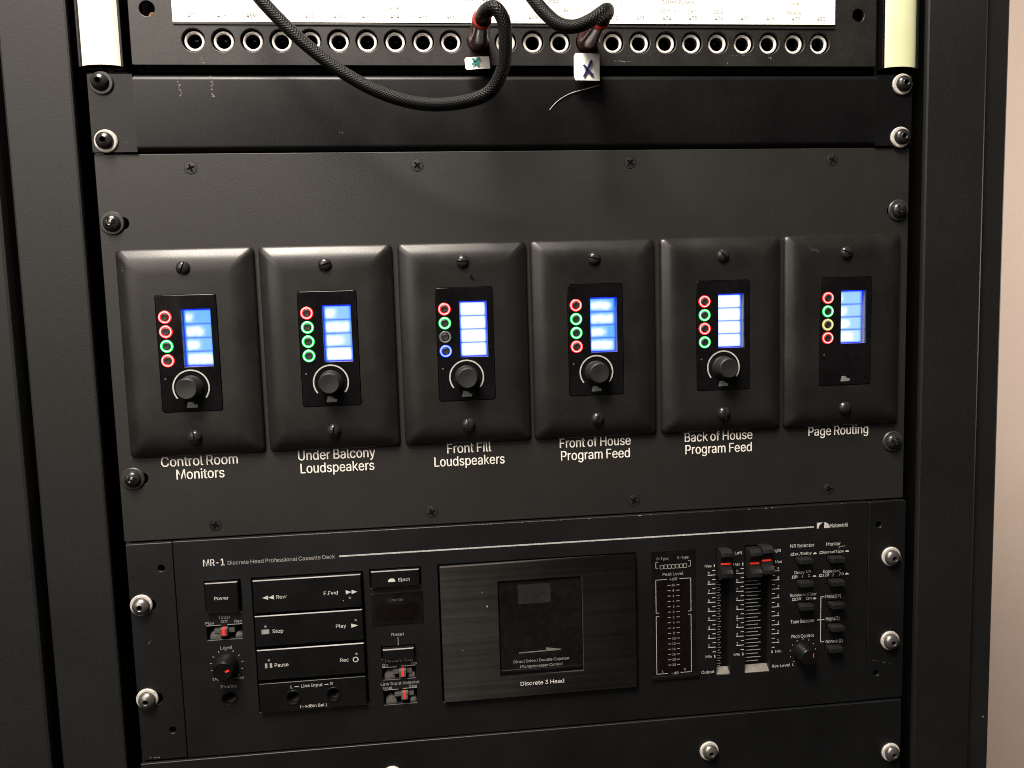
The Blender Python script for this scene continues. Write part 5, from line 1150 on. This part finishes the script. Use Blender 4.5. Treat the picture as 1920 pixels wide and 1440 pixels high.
for (cap, rings, rows, slots, has_knob, how), cx in zip(UNITS, CX):
    t = thing('wall_controller', 'wall controller above the caption %s, %s' % (cap, how), 'wall controller', (cx, 0, -157.2), GRP)
    part('cover_plate', t, lambda b: cover(b, cx), 28)
    if cap == 'Front Fill Loudspeakers':
        scuff(t, [(cx + 4.5, -117.0, 1.2), (cx + 5.5, -120.5, 1.5)], YF, 'smudge', 'dark_mark')
    if cap == 'Page Routing':
        scuff(t, [(cx - 24, -106.0, 1.6), (cx - 19, -107.0, 1.8)], YF + 0.12, 'smudge', 'smear')
    if cap == 'Control Room Monitors':
        scuff(t, [(cx - 33.5, -107.5, 0.4), (cx - 33.0, -110, 0.5)], YF + 0.7)
    slot_screw(t, cx - 0.2, -109.0, YF, slots[0])
    slot_screw(t, cx + 0.1, -205.0, YF, slots[1])
    yd = YF - 0.35
    sx0, sx1, sz0, sz1 = cx - 3.1, cx + 13.1, -164.8, -132.1

    def face(b):
        b.plate(rrect(cx - 16.55, cx + 16.55, -157.2 - 33.15, -157.2 + 33.15, 1.4), [rrect(sx0, sx1, sz0, sz1, 0.2, 2)], yd, yd + 1.6, 'gloss', 0.2)
    part('display_face', t, face)

    def scr(b):
        y = yd + 4.4
        b.quad([(sx0 - 0.3, y, sz0 - 0.3), (sx1 + 0.3, y, sz0 - 0.3), (sx1 + 0.3, y, sz1 + 0.3), (sx0 - 0.3, y, sz1 + 0.3)], 'lcd_rim')
        g0, g1 = sx0 + 0.3, sx1 - 0.4
        y -= 0.06
        b.quad([(g0, y, sz0 + 0.6), (g1, y, sz0 + 0.6), (g1, y, sz1 - 0.6), (g0, y, sz1 - 0.6)], 'lcd_gap')
        y -= 0.06
        hh = (sz1 - sz0 - 1.2) / 4
        for r_, (be, wh) in enumerate(rows):
            za = sz1 - 0.6 - hh * r_ - (0.13 if r_ else 0)
            zb = sz1 - 0.6 - hh * (r_ + 1) + (0.13 if r_ < 3 else 0)
            b.quad([(g0, y, zb), (g1, y, zb), (g1, y, za), (g0, y, za)], 'lcd', [(0, 0), (1, 0), (1, 1), (0, 1)], (be, wh, 0))
    part('screen', t, scr)
    part('screen_bezel', t, lambda b: (b.box(sx0 - 1.2, sx0 - 0.02, yd + 0.25, yd + 5, sz0 - 1.2, sz1 + 1.2, 'bezel'), b.box(sx1 + 0.02, sx1 + 1.2, yd + 0.25, yd + 5, sz0 - 1.2, sz1 + 1.2, 'bezel'),
                                       b.box(sx0 - 0.02, sx1 + 0.02, yd + 0.25, yd + 5, sz0 - 1.2, sz0 - 0.02, 'bezel'), b.box(sx0 - 0.02, sx1 + 0.02, yd + 0.25, yd + 5, sz1 + 0.02, sz1 + 1.2, 'bezel')))
    for k, col in enumerate(rings):
        zz = -136.3 - 8.2 * k
        xx = cx - 11.8

        def btn(b):
            b.lathe(xx, zz, [(2.15, yd + 0.3), (2.1, yd - 0.5), (1.7, yd - 0.75), (0.9, yd - 0.62), (0.04, yd - 0.55)], 'knob', 24)
        bo = part('button', t, btn)
        lr = part('light_ring', bo, lambda b: lathe_ring(b, xx, zz, RING[col][0], RING[col][1], yd - 0.03))
        if col != rings[0]:
            lr['label'] = ('unlit grey ring' if col == 'off' else 'glowing %s ring' % col)
    if has_knob:
        kx, kz = cx - 0.1, -176.6

        def kn(b):
            b.lathe(kx, kz, [(7.0, yd), (6.9, yd - 0.8), (6.5, yd - 1.2), (6.15, yd - 8.6), (5.9, yd - 9.2), (5.4, yd - 9.6), (3.0, yd - 9.35), (0.05, yd - 9.2)], 'knob', 44)
        part('knob', t, kn)
        part('dial_arc', t, lambda b: b.arc(kx, kz, 9.5, 10.3, -38, 218, yd - 0.1, 'ink_arc'))

    def lg(b):
        y = yd - 0.1
        x, z = cx - 3.2, -188.2
        b.flat([(x, z), (x + 0.75, z + 3.3), (x + 2.9, z + 3.3), (x + 2.9, z)], y, 'logo')
        b.flat([(x + 2.95, z), (x + 2.95, z + 3.0), (x + 3.9, z + 2.9), (x + 4.0, z + 2.1), (x + 4.7, z + 2.0), (x + 4.7, z)], y, 'logo')
        b.flat([(x + 4.75, z), (x + 4.75, z + 1.9), (x + 6.2, z + 1.5), (x + 5.8, z)], y, 'logo')
    part('logo_print', t, lg)
    part('indicator_lamp', t, lambda b: b.lathe(cx - 13.9, -171.4, [(0.55, yd - 0.02), (0.5, yd - 0.15), (0.03, yd - 0.3)], 'wing', 12))

# ------------------------------------------------------------------ cassette deck
dk = thing('cassette_deck', 'black rack mounted cassette deck with white lettering, tape door and red marked sliders', 'cassette deck', (0, 0, -400))
Y = -3.0
BTN = [(172.0, -299.8), (193.4, -300.3), (172.8, -314.9), (193.6, -315.6), (173.2, -330.2), (193.8, -330.6), (193.7, -345.6), (192.7, -359.6)]
SW = [(-197.3, -176.7, -319.4, -327.9), (-95.9, -75.5, -353.0, -360.6), (-95.7, -75.3, -367.4, -376.6)]
DOOR = (-58.9, 62.6, -377.0, -291.3)


def dk_face(b):
    R_ = lambda x0, x1, z0, z1, r=0.5: rrect(x0, x1, z0, z1, r, 3)
    holes = [R_(-196.9, -176.0, -311.4, -291.7), R_(-169.9, -104.5, -375.0, -291.4), R_(-100.6, -70.0, -302.4, -290.8),
             R_(-95.8, -75.2, -347.4, -339.3), circ(-186.9, -364.8, 4.6), R_(-58.9 - 0.9, 62.6 + 0.7, -377.8, -290.5),
             R_(115.0, 123.8, -374.0, -290.6), R_(133.8, 150.0, -374.4, -290.6)]
    for x0, x1, z1, z0 in SW:
        holes.append(R_(x0, x1, z0, z1, 0.4))
    for x, z in BTN:
        holes.append(R_(x - 5.2, x + 5.2, z - 4.4, z + 0.4, 0.3))
    b.plate(rrect(-213.1, 216.0, -399.6, -266.9, 0.4), holes, Y, Y + 4.5, 'deck', 0.35)


part('faceplate', dk, dk_face)
part('chassis', dk, lambda b: b.box(-210, 213, Y + 9, 150, -398, -268, 'dark'))
for sx in (-1, 1):
    def ear(b, sx=sx):
        x0, x1 = (-239.4, -213.5) if sx < 0 else (216.4, 241.4)
        hs = [circ(-220.4 if sx < 0 else 223.1, -282.3, 2.0, 20), circ(-220.6 if sx < 0 else 223.0, -381.6, 2.0, 20)]
        for z in (-303.9, -361.2):
            hs.append(rrect(-236.5, -224.9, z - 3.6, z + 3.6, 3.5, 6) if sx < 0 else rrect(228.5, 239.2, z - 3.6, z + 3.6, 3.5, 6))
        b.plate(rrect(x0, x1, -399.2, -267.1, 0.4), hs, Y, Y + 4.0, 'deck', 0.35)
    part('rack_ear', dk, ear)
for x, z in ((-232.9, -303.6), (-233.6, -360.9), (231.6, -303.6), (231.9, -359.9)):
    button_screw(dk, x, z, Y, 'zinc', 'washer', 6.3, 5.05, 3.2, off=(0.2, -0.5))


def key(b, x0, x1, z0, z1, yf=Y - 2.2, mat='key'):
    b.box(x0, x1, yf, Y + 6, z0, z1, mat, ch=0.5)


part('power_button', dk, lambda b: key(b, -196.0, -177.2, -310.9, -292.2, Y - 2.6))
for nm, z1, z0 in (('transport_key', -292.3, -312.6), ('transport_key', -314.0, -333.1), ('transport_key', -334.9, -353.9)):
    part(nm, dk, lambda b: key(b, -168.7, -105.6, z0, z1, Y - 2.9))


def jackpanel(b):
    b.plate(rrect(-168.7, -105.6, -374.0, -356.0, 0.4, 3), [circ(-149.1, -365.9, 3.9, 28), circ(-125.2, -365.9, 3.9, 28)], Y - 2.6, Y + 3, 'key', 0.4)


jp = part('input_panel', dk, jackpanel)
for x, z, yy in ((-149.1, -365.9, Y - 2.6), (-125.2, -365.9, Y - 2.6), (-186.9, -364.8, Y)):
    def js(b):
        b.lathe(x, z, [(4.7, yy - 0.05), (4.5, yy - 0.5), (4.0, yy - 0.5), (3.6, yy + 0.4), (3.4, yy + 3, 'wing'), (3.2, yy + 9, 'dark'), (0.05, yy + 9, 'dark')], 'key', 28)
    part('input_jack', dk, js)
part('eject_button', dk, lambda b: key(b, -99.7, -70.9, -301.8, -291.4, Y - 2.6))


def counter(b):
    b.box(-100.4, -69.3, Y - 0.35, Y + 1, -326.2, -306.0, 'smoke', 0.25)
    b.flat([(-98.0, -323.4), (-71.8, -323.4), (-71.8, -313.3), (-98.0, -313.3)], Y - 0.42, 'red_smoke')


part('counter_window', dk, counter)
part('reset_button', dk, lambda b: key(b, -94.8, -76.0, -346.4, -340.0, Y - 3.4))
for (x0, x1, z1, z0), kx in zip(SW, (-187.0, -83.4, -82.8)):
    so = part('slide_switch', dk, lambda b: (b.box(x0 - 1, x1 + 1, Y + 4.6, Y + 5.6, z0 - 1, z1 + 1, 'dark'),
                                            b.lathe(x0 + 4.5, z0 + 1.4, [(3.6, Y + 4.5), (3.2, Y + 1.8), (0.05, Y + 1.2)], 'wing', 18),
                                            b.lathe(x1 - 2.6, z0 + 1.2, [(2.2, Y + 4.5), (2.0, Y + 1.8), (0.05, Y + 1.2)], 'wing', 18)))

    def kn(b):
        zc = z1 - 3.2
        b.box(kx - 6.2, kx + 5.6, Y + 1.0, Y + 4.4, zc - 1.8, zc + 1.2, 'wing', 0.4)
        b.box(kx - 2.1, kx + 2.1, Y - 2.2, Y + 3, zc - 2.6, zc + 2.2, 'wing', 0.4)
        b.flat([(kx - 0.75, zc - 1.9), (kx + 0.75, zc - 1.9), (kx + 0.75, zc + 1.7), (kx - 0.75, zc + 1.7)], Y - 2.28, 'ink_red')
        b.quad([(kx - 0.75, Y - 2.0, zc + 2.24), (kx + 0.75, Y - 2.0, zc + 2.24), (kx + 0.75, Y + 1, zc + 2.24), (kx - 0.75, Y + 1, zc + 2.24)], 'ink_red')
    part('switch_slider', so, kn)

for x, z, r, red in ((-187.0, -343.6, 6.4, 'level'), (172.4, -363.0, 6.0, 'pitch')):
    def rk(b):
        b.lathe(x, z, [(r + 0.3, Y - 0.1), (r + 0.2, Y - 1.5), (r, Y - 2.0), (r * 0.95, Y - 8.0), (r * 0.80, Y - 9.3), (r * 0.2, Y - 9.4), (0.05, Y - 9.4)], 'knurl', 40)
    ko = part('rotary_knob', dk, rk)
    if red == 'level':
        part('pointer_mark', ko, lambda b: b.line(x + 1.4, z - 0.1, x + 3.6, z + 0.6, 1.2, Y - 9.5, 'ink_red'))
    else:
        part('pointer_mark', ko, lambda b: b.line(x + 2.6, z + 2.8, x + 2.6, z + 0.0, 0.55, Y - 9.5, 'ink_red'))


# tape door with its window
def door(b):
    x0, x1, z0, z1 = DOOR
    b.plate(rrect(x0, x1, z0, z1, 0.6, 3), [rrect(-23.4, 28.0, -363.0, -302.8, 0.4, 3)], Y - 2.6, Y + 1.5, 'brushed', 0.5)


do = part('tape_door', dk, door, planar=True)


def dwin(b):
    b.box(-23.3, 27.9, Y - 1.7, Y + 1.0, -362.9, -302.9, 'smoke', 0.2)
    b.flat([(-11.5, -318.0), (8.8, -318.0), (8.8, -305.6), (-11.5, -305.6)], Y - 1.78, 'label_in')
    b.box(-23.2, 27.8, Y - 2.3, Y - 1.4, -361.4, -359.4, 'key', 0.3)
    b.flat([(-23.2, -346.2), (27.8, -345.9), (27.8, -346.4), (-23.2, -346.7)], Y - 1.76, 'key')


wo = part('door_window', do, dwin)


def door_print(b):
    y = Y - 1.84
    b.line(-11.8, -349.0, 14.2, -348.6, 0.7, y, 'ink_arrow')
    b.flat([(5.0, -348.6), (15.2, -348.4), (5.0, -346.6)], y - 0.02, 'ink_arrow')
    b.text('Direct Drive / Double Capstan', 2.0, -355.4, 1.75, y, 'ink_dim', 34.6)
    b.text('Microprocessor Control', 2.0, -358.8, 1.75, y, 'ink_dim', 26.6)
    b.text('Discrete 3 Head', 2.2, -369.8, 2.5, Y - 2.7, 'ink_white', 27.2)


part('lettering', do, door_print)


# level meter
def meter(b):
    b.box(73.0, 101.6, Y - 0.3, Y + 1, -373.6, -290.6, 'smoke', 0.2)
    b.flat([(77.0, -369.5), (97.0, -369.5), (97.0, -309.5), (77.0, -309.5)], Y - 0.36, 'red_smoke')
    b.box(72.8, 103.4, Y - 1.0, Y - 0.1, -374.4, -371.9, 'key', 0.3)


mo = part('level_meter', dk, meter)


def meter_print(b):
    y = Y - 0.44
    b.text('B-Type', 80.2, -296.2, 1.6, y, 'ink_dim', 7.4)
    b.text('C-Type', 93.3, -296.2, 1.6, y, 'ink_dim', 7.4)
    for x, s in ((75.8, 1), (98.2, -1)):
        b.line(x, -297.6, x, -301.4, 0.35, y, 'ink_dim')
        b.line(x, -297.6, x + 1.6 * s, -297.6, 0.35, y, 'ink_dim')
        b.line(x, -301.4, x + 1.6 * s, -301.4, 0.35, y, 'ink_dim')
    for k in range(7):
        xx = 78.6 + k * 2.5
        for za, zb, xa, xb in ((-299.6, -299.6, 0, 2.1), (-302.0, -302.0, 0, 2.1)):
            b.line(xx + xa, za, xx + xb, zb, 0.3, y, 'ink_dim')
        for q in (0, 2.1):
            b.line(xx + q, -302.0, xx + q, -299.6, 0.3, y, 'ink_dim')
    b.text('Peak Level', 86.8, -306.6, 1.9, y, 'ink_dim', 13.2)
    zt, zm0, zm1, zb = -309.0, -330.4, -332.6, -370.4
    for x, s in ((75.7, 1), (98.3, -1)):
        b.line(x, zt, x, zm0, 0.32, y, 'ink_line')
        b.line(x, zm1, x, zb, 0.32, y, 'ink_line')
        b.line(x - 0.2 * s, zt, x + 7.2 * s, zt, 0.32, y, 'ink_line')
        b.line(x - 0.2 * s, zb, x + 7.2 * s, zb, 0.32, y, 'ink_line')
        b.line(x, zm0, x + 2 * s, zm0, 0.4, y, 'ink_dim')
        b.line(x, zm1, x + 2 * s, zm1, 0.4, y, 'ink_dim')
    b.text('+dB', 87.0, -309.8, 1.7, y, 'ink_dim', 5.0)
    b.text('-dB', 87.6, -371.3, 1.7, y, 'ink_dim', 4.6)
    b.text('L', 79.6, -369.4, 1.5, y, 'ink_dim')
    b.text('R', 94.0, -369.2, 1.5, y, 'ink_dim')
    vals = ['10', '8', '6', '4', '2', '0', '2', '4', '6', '8', '10', '12', '14', '16', '18', '20']
    for i, s in enumerate(vals):
        z = -312.9 - i * 3.47
        b.text(s, 87.0, z - 0.75, 1.5, y, 'ink_dim')
        b.line(83.2, z, 85.2, z, 0.4, y, 'ink_dim')
        b.line(88.9, z, 90.9, z, 0.4, y, 'ink_dim')


part('lettering', mo, meter_print)


# faders
def slot_bed(x0, x1, w0, lines):
    def f(b):
        b.box(x0 - 0.8, x1 + 0.8, Y + 4.6, Y + 5.6, -375, -290, 'dark')
        b.extrude_x([(Y - 0.05, -374.3), (Y + 4.4, -371.0), (Y + 4.6, -375.0), (Y + 1, -375.4)], x0 + 0.05, x1 - 0.05, 'ramp')
        z = -313.0
        k = 0
        while z > -371:
            xa = x0 + 0.3
            b.line(xa, z, xa + (w0 if k % 2 == 0 else w0 * 0.86), z, 0.42, Y + 4.5, 'ink_dim')
            z -= 1.74 if not lines else 2.42
            k += 1
    return f


part('fader_slot', dk, slot_bed(115.0, 123.8, 4.3, False))
part('fader_slot', dk, slot_bed(133.8, 150.0, 12.0, True))


def fader_cap(b, x0, x1, zt):
    p = [(Y + 3, zt - 1), (Y - 5.5, zt - 0.6), (Y - 8.2, zt - 2.2), (Y - 8.6, zt - 4.2), (Y - 6.4, zt - 6.6), (Y - 5.8, zt - 9.0), (Y - 5.9, zt - 12.0), (Y - 6.6, zt - 13.6),
         (Y - 8.9, zt - 15.2), (Y - 8.8, zt - 17.6), (Y - 6.5, zt - 19.6), (Y + 3, zt - 19.8)]
    b.extrude_x(p, x0, x1, 'cap', 0.3)


for x0, x1, zt in ((115.6, 122.9, -289.8), (134.5, 141.6, -290.6), (142.2, 149.4, -289.2)):
    fo = part('fader_cap', dk, lambda b: fader_cap(b, x0, x1, zt), 30)
    part('pointer_mark', fo, lambda b: b.box(x0 + 0.3, x1 - 1.0, Y - 6.05, Y - 5.6, zt - 10.2, zt - 9.2, 'ink_red'))

for x, z in BTN:
    part('push_button', dk, lambda b: b.box(x - 4.5, x + 4.5, Y - 5.6, Y + 5, z - 3.7, z - 0.3, 'cap', 0.5))


def deck_print(b):
    y = Y - 0.1
    k = 'ink_deck'
    b.text('MR-1', -190.5, -282.7, 4.0, y, k, 12.0, bold=0.03)
    b.text('Discrete Head Professional Cassette Deck', -151.5, -282.6, 2.3, y, 'ink_dim', 62.2)
    b.line(-118.0, -281.5, 179.4, -281.1, 0.9, y, 'ink_line')
    # maker's mark: square cut by two arcs
    b.flat([(181.4, -282.2), (181.4, -278.5), (185.6, -278.5), (184.2, -279.2), (183.0, -280.4), (182.5, -282.2)], y, k)
    pts = [(186.2, -282.2), (186.2, -278.5)] + [(186.2 + 3.9 * math.sin(R(a)), -282.2 + 3.7 * math.cos(R(a))) for a in range(10, 91, 10)]
    b.flat(pts, y, k)
    b.text('Nakamichi', 190.5, -282.1, 2.5, y, k, 11.6, 'LEFT')
    # keys, on their own front faces
    yk = Y - 2.7
    b.text('Power', -186.8, -302.6, 2.0, Y - 2.7, k, 8.2)
    yk = Y - 3.0
    for x in (-163.4, -160.0):
        b.flat([(x, -303.0), (x + 3.3, -301.7), (x + 3.3, -304.3)], yk, k)
    b.text('Rew', -152.4, -304.1, 2.2, yk, k, 6.0)
    b.text('F.Fwd', -123.6, -303.8, 2.2, yk, k, 8.2)
    for x in (-113.2, -109.8):
        b.flat([(x - 1.6, -301.6), (x + 1.8, -302.9), (x - 1.6, -304.2)], yk, k)
    b.flat([(-165.0, -325.2), (-160.6, -325.2), (-160.6, -322.4), (-165.0, -322.4)], yk, 'ink_dim')
    b.text('Stop', -155.6, -324.9, 2.2, yk, k, 6.2)
    b.text('Play', -118.6, -324.5, 2.2, yk, k, 6.0)
    b.flat([(-112.6, -322.4), (-108.6, -323.7), (-112.6, -325.0)], yk, k)
    for x in (-163.6, -160.8):
        b.flat([(x - 0.7, -346.2), (x + 0.7, -346.2), (x + 0.7, -343.3), (x - 0.7, -343.3)], yk, 'ink_dim')
    b.text('Pause', -154.6, -345.9, 2.2, yk, k, 8.0)
    b.text('Rec', -117.6, -345.8, 2.2, yk, k, 5.2)
    b.arc(-111.0, -344.9, 1.15, 1.7, 0, 360, yk, k, 24)
    for x, z in ((-162.6, -320.6), (-109.8, -320.4), (-161.8, -341.4), (-110.4, -341.4), (-112.6, -306.4)):
        b.flat(circ(x, z, 0.75, 12), yk, 'logo')
    yk = Y - 2.72
    b.text('L', -149.6, -360.0, 1.9, yk, k)
    b.text('R', -126.0, -359.9, 1.9, yk, k)
    b.text('Line Input', -137.7, -360.0, 1.9, yk, k, 12.6)
    b.line(-147.8, -359.2, -145.4, -359.2, 0.4, yk, k)
    b.line(-130.2, -359.2, -127.8, -359.2, 0.4, yk, k)
    b.text('(+4dBm Bal.)', -137.4, -372.8, 1.8, yk, k, 15.6)
    b.text('Eject', -80.0, -298.3, 2.0, Y - 2.7, k, 6.8)
    b.flat([(-89.6, -298.4)] + [(-87.5 + 2.1 * math.cos(R(a)), -297.9 + 1.7 * math.sin(R(a))) for a in range(180, -1, -20)] + [(-85.4, -298.4)], Y - 2.7, k)
    b.text('Counter', -85.4, -311.3, 1.8, Y - 0.45, 'ink_faint', 8.6)
    b.text('Reset', -85.4, -333.2, 1.9, y, 'ink_dim', 7.6)
    b.line(-85.4, -334.2, -85.4, -339.2, 0.35, y, 'ink_dim')
    b.text('Memory Stop', -85.3, -349.6, 1.8, y, 'ink_dim', 16.6)
    b.text('Off', -93.8, -352.2, 1.6, y, 'ink_dim', 3.6)
    b.text('On', -76.4, -352.0, 1.6, y, 'ink_dim', 3.2)
    b.text('Line Input Selector', -85.2, -364.1, 1.8, y, 'ink_dim', 23.6)
    b.text('Front', -93.0, -366.6, 1.6, y, 'ink_dim', 5.6)
    b.text('Rear', -77.4, -366.4, 1.6, y, 'ink_dim', 4.8)
    for x0, x1, z in ((-95.6, -87.0, -352.7), (-84.2, -75.6, -352.5), (-95.4, -86.6, -367.0), (-83.8, -75.2, -366.8)):
        b.line(x0, z, x1, z, 0.35, y, 'ink_dim')
    b.text('Timer', -186.6, -315.2, 1.9, y, 'ink_dim', 7.0)
    b.text('Off', -186.8, -317.6, 1.6, y, 'ink_dim', 4.0)
    b.text('Play', -195.2, -318.2, 1.7, y, 'ink_dim', 5.0)
    b.text('Rec', -178.8, -318.0, 1.7, y, 'ink_dim', 4.4)
    for x0, x1 in ((-197.2, -188.6), (-185.2, -176.6)):
        b.line(x0, -318.9, x1, -318.9, 0.4, y, 'ink_dim')
    b.text('Level', -186.6, -333.9, 1.9, y, 'ink_dim', 6.8)
    b.text('Min', -193.4, -352.9, 1.7, y, 'ink_dim', 4.4)
    b.text('Max', -180.0, -352.9, 1.7, y, 'ink_dim', 4.6)
    b.text('Phones', -186.6, -358.0, 1.9, y, 'ink_dim', 9.4)
    for kx, kz, rr_ in ((-187.0, -343.6, 8.6), (172.6, -363.2, 8.6)):
        for i in range(11):
            a = R(90 + (i - 5) * 27)
            if kx > 0:
                b.flat(circ(kx + rr_ * math.cos(a), kz + rr_ * math.sin(a), 0.3, 8), y, k)
            else:
                b.line(kx + rr_ * math.cos(a), kz + rr_ * math.sin(a), kx + (rr_ + 1.2) * math.cos(a), kz + (rr_ + 1.2) * math.sin(a), 0.35, y, 'ink_dim')
    # fader scales
    for xt, side, mx in ((114.4, -1, 110.4), (133.0, -1, 129.0), (151.6, 1, 155.4)):
        b.text('Max', mx - 0.6 * (-side), -303.1, 1.7, y, k, 4.4)
        b.text('Min', mx - 0.6 * (-side), -362.4, 1.7, y, k, 4.0)
        for z in (-302.3, -361.6):
            b.line(xt - 0.6 if side < 0 else xt + 0.2, z - 0.9, xt - 0.6 if side < 0 else xt + 0.2, z + 0.9, 0.6, y, k)
        for i in range(9):
            z = -308.2 - 5.92 * i
            b.line(xt, z, xt + side * 5.0, z, 0.42, y, k)
            b.line(xt, z + 2.96, xt + side * 2.0, z + 2.96, 0.42, y, k)
            b.text(str(9 - i), xt + side * 4.3, z + 0.6, 1.7, y, k)
        b.line(xt, -358.6, xt + side * 2.0, -358.6, 0.42, y, k)
    b.text('Output', 109.2, -372.6, 1.9, y, k, 8.4)
    b.text('Left', 129.6, -295.8, 1.9, y, k, 4.8)
    b.text('Right', 154.8, -295.8, 1.9, y, k, 5.6)
    b.text('Rec Level', 158.0, -372.2, 1.9, y, k, 12.2)
    # selectors
    b.text('NR Selector', 171.8, -293.8, 2.2, y, k, 15.8)
    b.text('Monitor', 192.6, -294.0, 2.2, y, k, 9.6)
    b.line(196.4, -296.2, 196.4, -295.0, 0.35, y, 'ink_dim')
    b.line(196.3, -295.0, 200.6, -294.7, 0.35, y, 'ink_dim')
    b.text('Ext./Dolby', 171.8, -298.9, 1.8, y, k, 12.6)
    b.text('Source/Tape', 192.2, -298.9, 1.8, y, k, 14.6)
    b.text('Dolby NR', 172.2, -311.2, 1.9, y, k, 11.0)
    b.text('B', 168.0, -313.8, 1.8, y, k)
    b.text('/', 172.0, -313.8, 1.8, y, k)
    b.text('C', 176.4, -313.8, 1.8, y, k)
    b.text('Equalizer', 191.8, -311.6, 1.9, y, k, 12.0)
    b.text('120', 187.6, -314.0, 1.8, y, k, 4.4)
    b.text('/', 192.6, -314.0, 1.8, y, k)
    b.text('70', 198.2, -313.9, 1.8, y, k, 3.2)
    b.text('Subsonic Filter', 172.6, -326.0, 1.9, y, k, 18.0)
    b.text('Off', 169.4, -328.6, 1.8, y, k, 4.0)
    b.text('On', 176.4, -328.6, 1.8, y, k, 3.6)
    for x, z in ((164.0, -298.9), (183.2, -298.9), (164.9, -313.8), (183.0, -314.0), (165.0, -328.6)):
        for a in ((0, 0, 2.4, 0), (0.4, 0, 0.4, 1.5), (2.0, 0, 2.0, 1.5), (0.4, 1.5, 2.0, 1.5)):
            b.line(x + a[0], z + a[1], x + a[2], z + a[3], 0.32, y, k)
    for x, z in ((178.9, -298.9), (200.6, -298.7), (178.7, -313.8), (200.6, -313.7), (178.9, -328.6)):
        b.flat([(x, z), (x + 2.6, z), (x + 2.2, z + 0.8), (x + 1.7, z + 1.1), (x + 0.8, z + 1.1), (x + 0.3, z + 0.7)], y, k)
    b.text('Metal(IV)', 192.8, -328.5, 2.2, y, k, 10.4)
    b.text('High(II)', 192.6, -343.4, 2.2, y, k, 9.2)
    b.text('Normal(I)', 193.8, -358.6, 2.2, y, k, 11.4)
    b.text('Tape Selector', 172.2, -343.7, 2.2, y, k, 16.0)
    b.line(184.5, -327.4, 184.5, -357.4, 0.4, y, k)
    b.line(184.3, -327.4, 186.9, -327.4, 0.4, y, k)
    b.line(184.3, -357.4, 186.9, -357.4, 0.4, y, k)
    b.line(181.9, -342.6, 186.9, -342.6, 0.4, y, k)
    b.text('Pitch Control', 172.2, -353.6, 2.2, y, k, 15.2)
    b.text('L', 166.2, -372.2, 1.8, y, k)


part('lettering', dk, deck_print)
chips = MB()
for _ in range(26):
    x = random.uniform(-150, 210)
    w_ = random.choice((0.5, 0.8, 1.2, 2.4))
    chips.flat([(x, -267.25), (x + w_, -267.3), (x + w_ * 0.9, -267.0 + 0.1 * random.random()), (x + 0.1, -266.95)], Y - 0.05, 'ink_dim')
chips.build('edge_chips', dk)
specks_ = MB()
for x, z, r in ((-30.6, -317.6, 0.5), (-46.4, -344.5, 0.3), (-33.4, -308.6, 0.2)):
    specks_.flat([(x + r * (0.7 + 0.5 * random.random()) * math.cos(R(q)), z + r * (0.8 + 0.6 * random.random()) * math.sin(R(q))) for q in range(0, 360, 60)], Y - 2.75, 'ink_line')
specks_.build('dust_specks', do)
scuff(dk, [(-231, -328, 0.5), (-228.6, -325, 0.5)], Y - 0.02)
scuff(dk, [(-236, -397.6, 0.7), (-229, -398.0, 0.7)], Y - 0.02)
scuff(dk, [(218, -372, 0.35), (234, -376, 0.35)], Y - 0.02)

# ------------------------------------------------------------------ lower blank panel
lb = thing('blank_panel', 'matte black blank panel under the cassette deck with pale screws', 'rack panel', (0, 0, -470), 'blank rack panels')
part('faceplate', lb, lambda b: b.plate(rrect(-240.2, 240.2, -488.6, -400.6, 0.5), [], -4.2, 0.0, 'deck', 0.4))
for x, z in ((-92.6, -421.6), (109.2, -423.9), (233.0, -436.1)):
    button_screw(lb, x, z, -4.2, 'zinc', 'washer', 6.2, 4.95, 3.0, off=(0.4, -0.3))
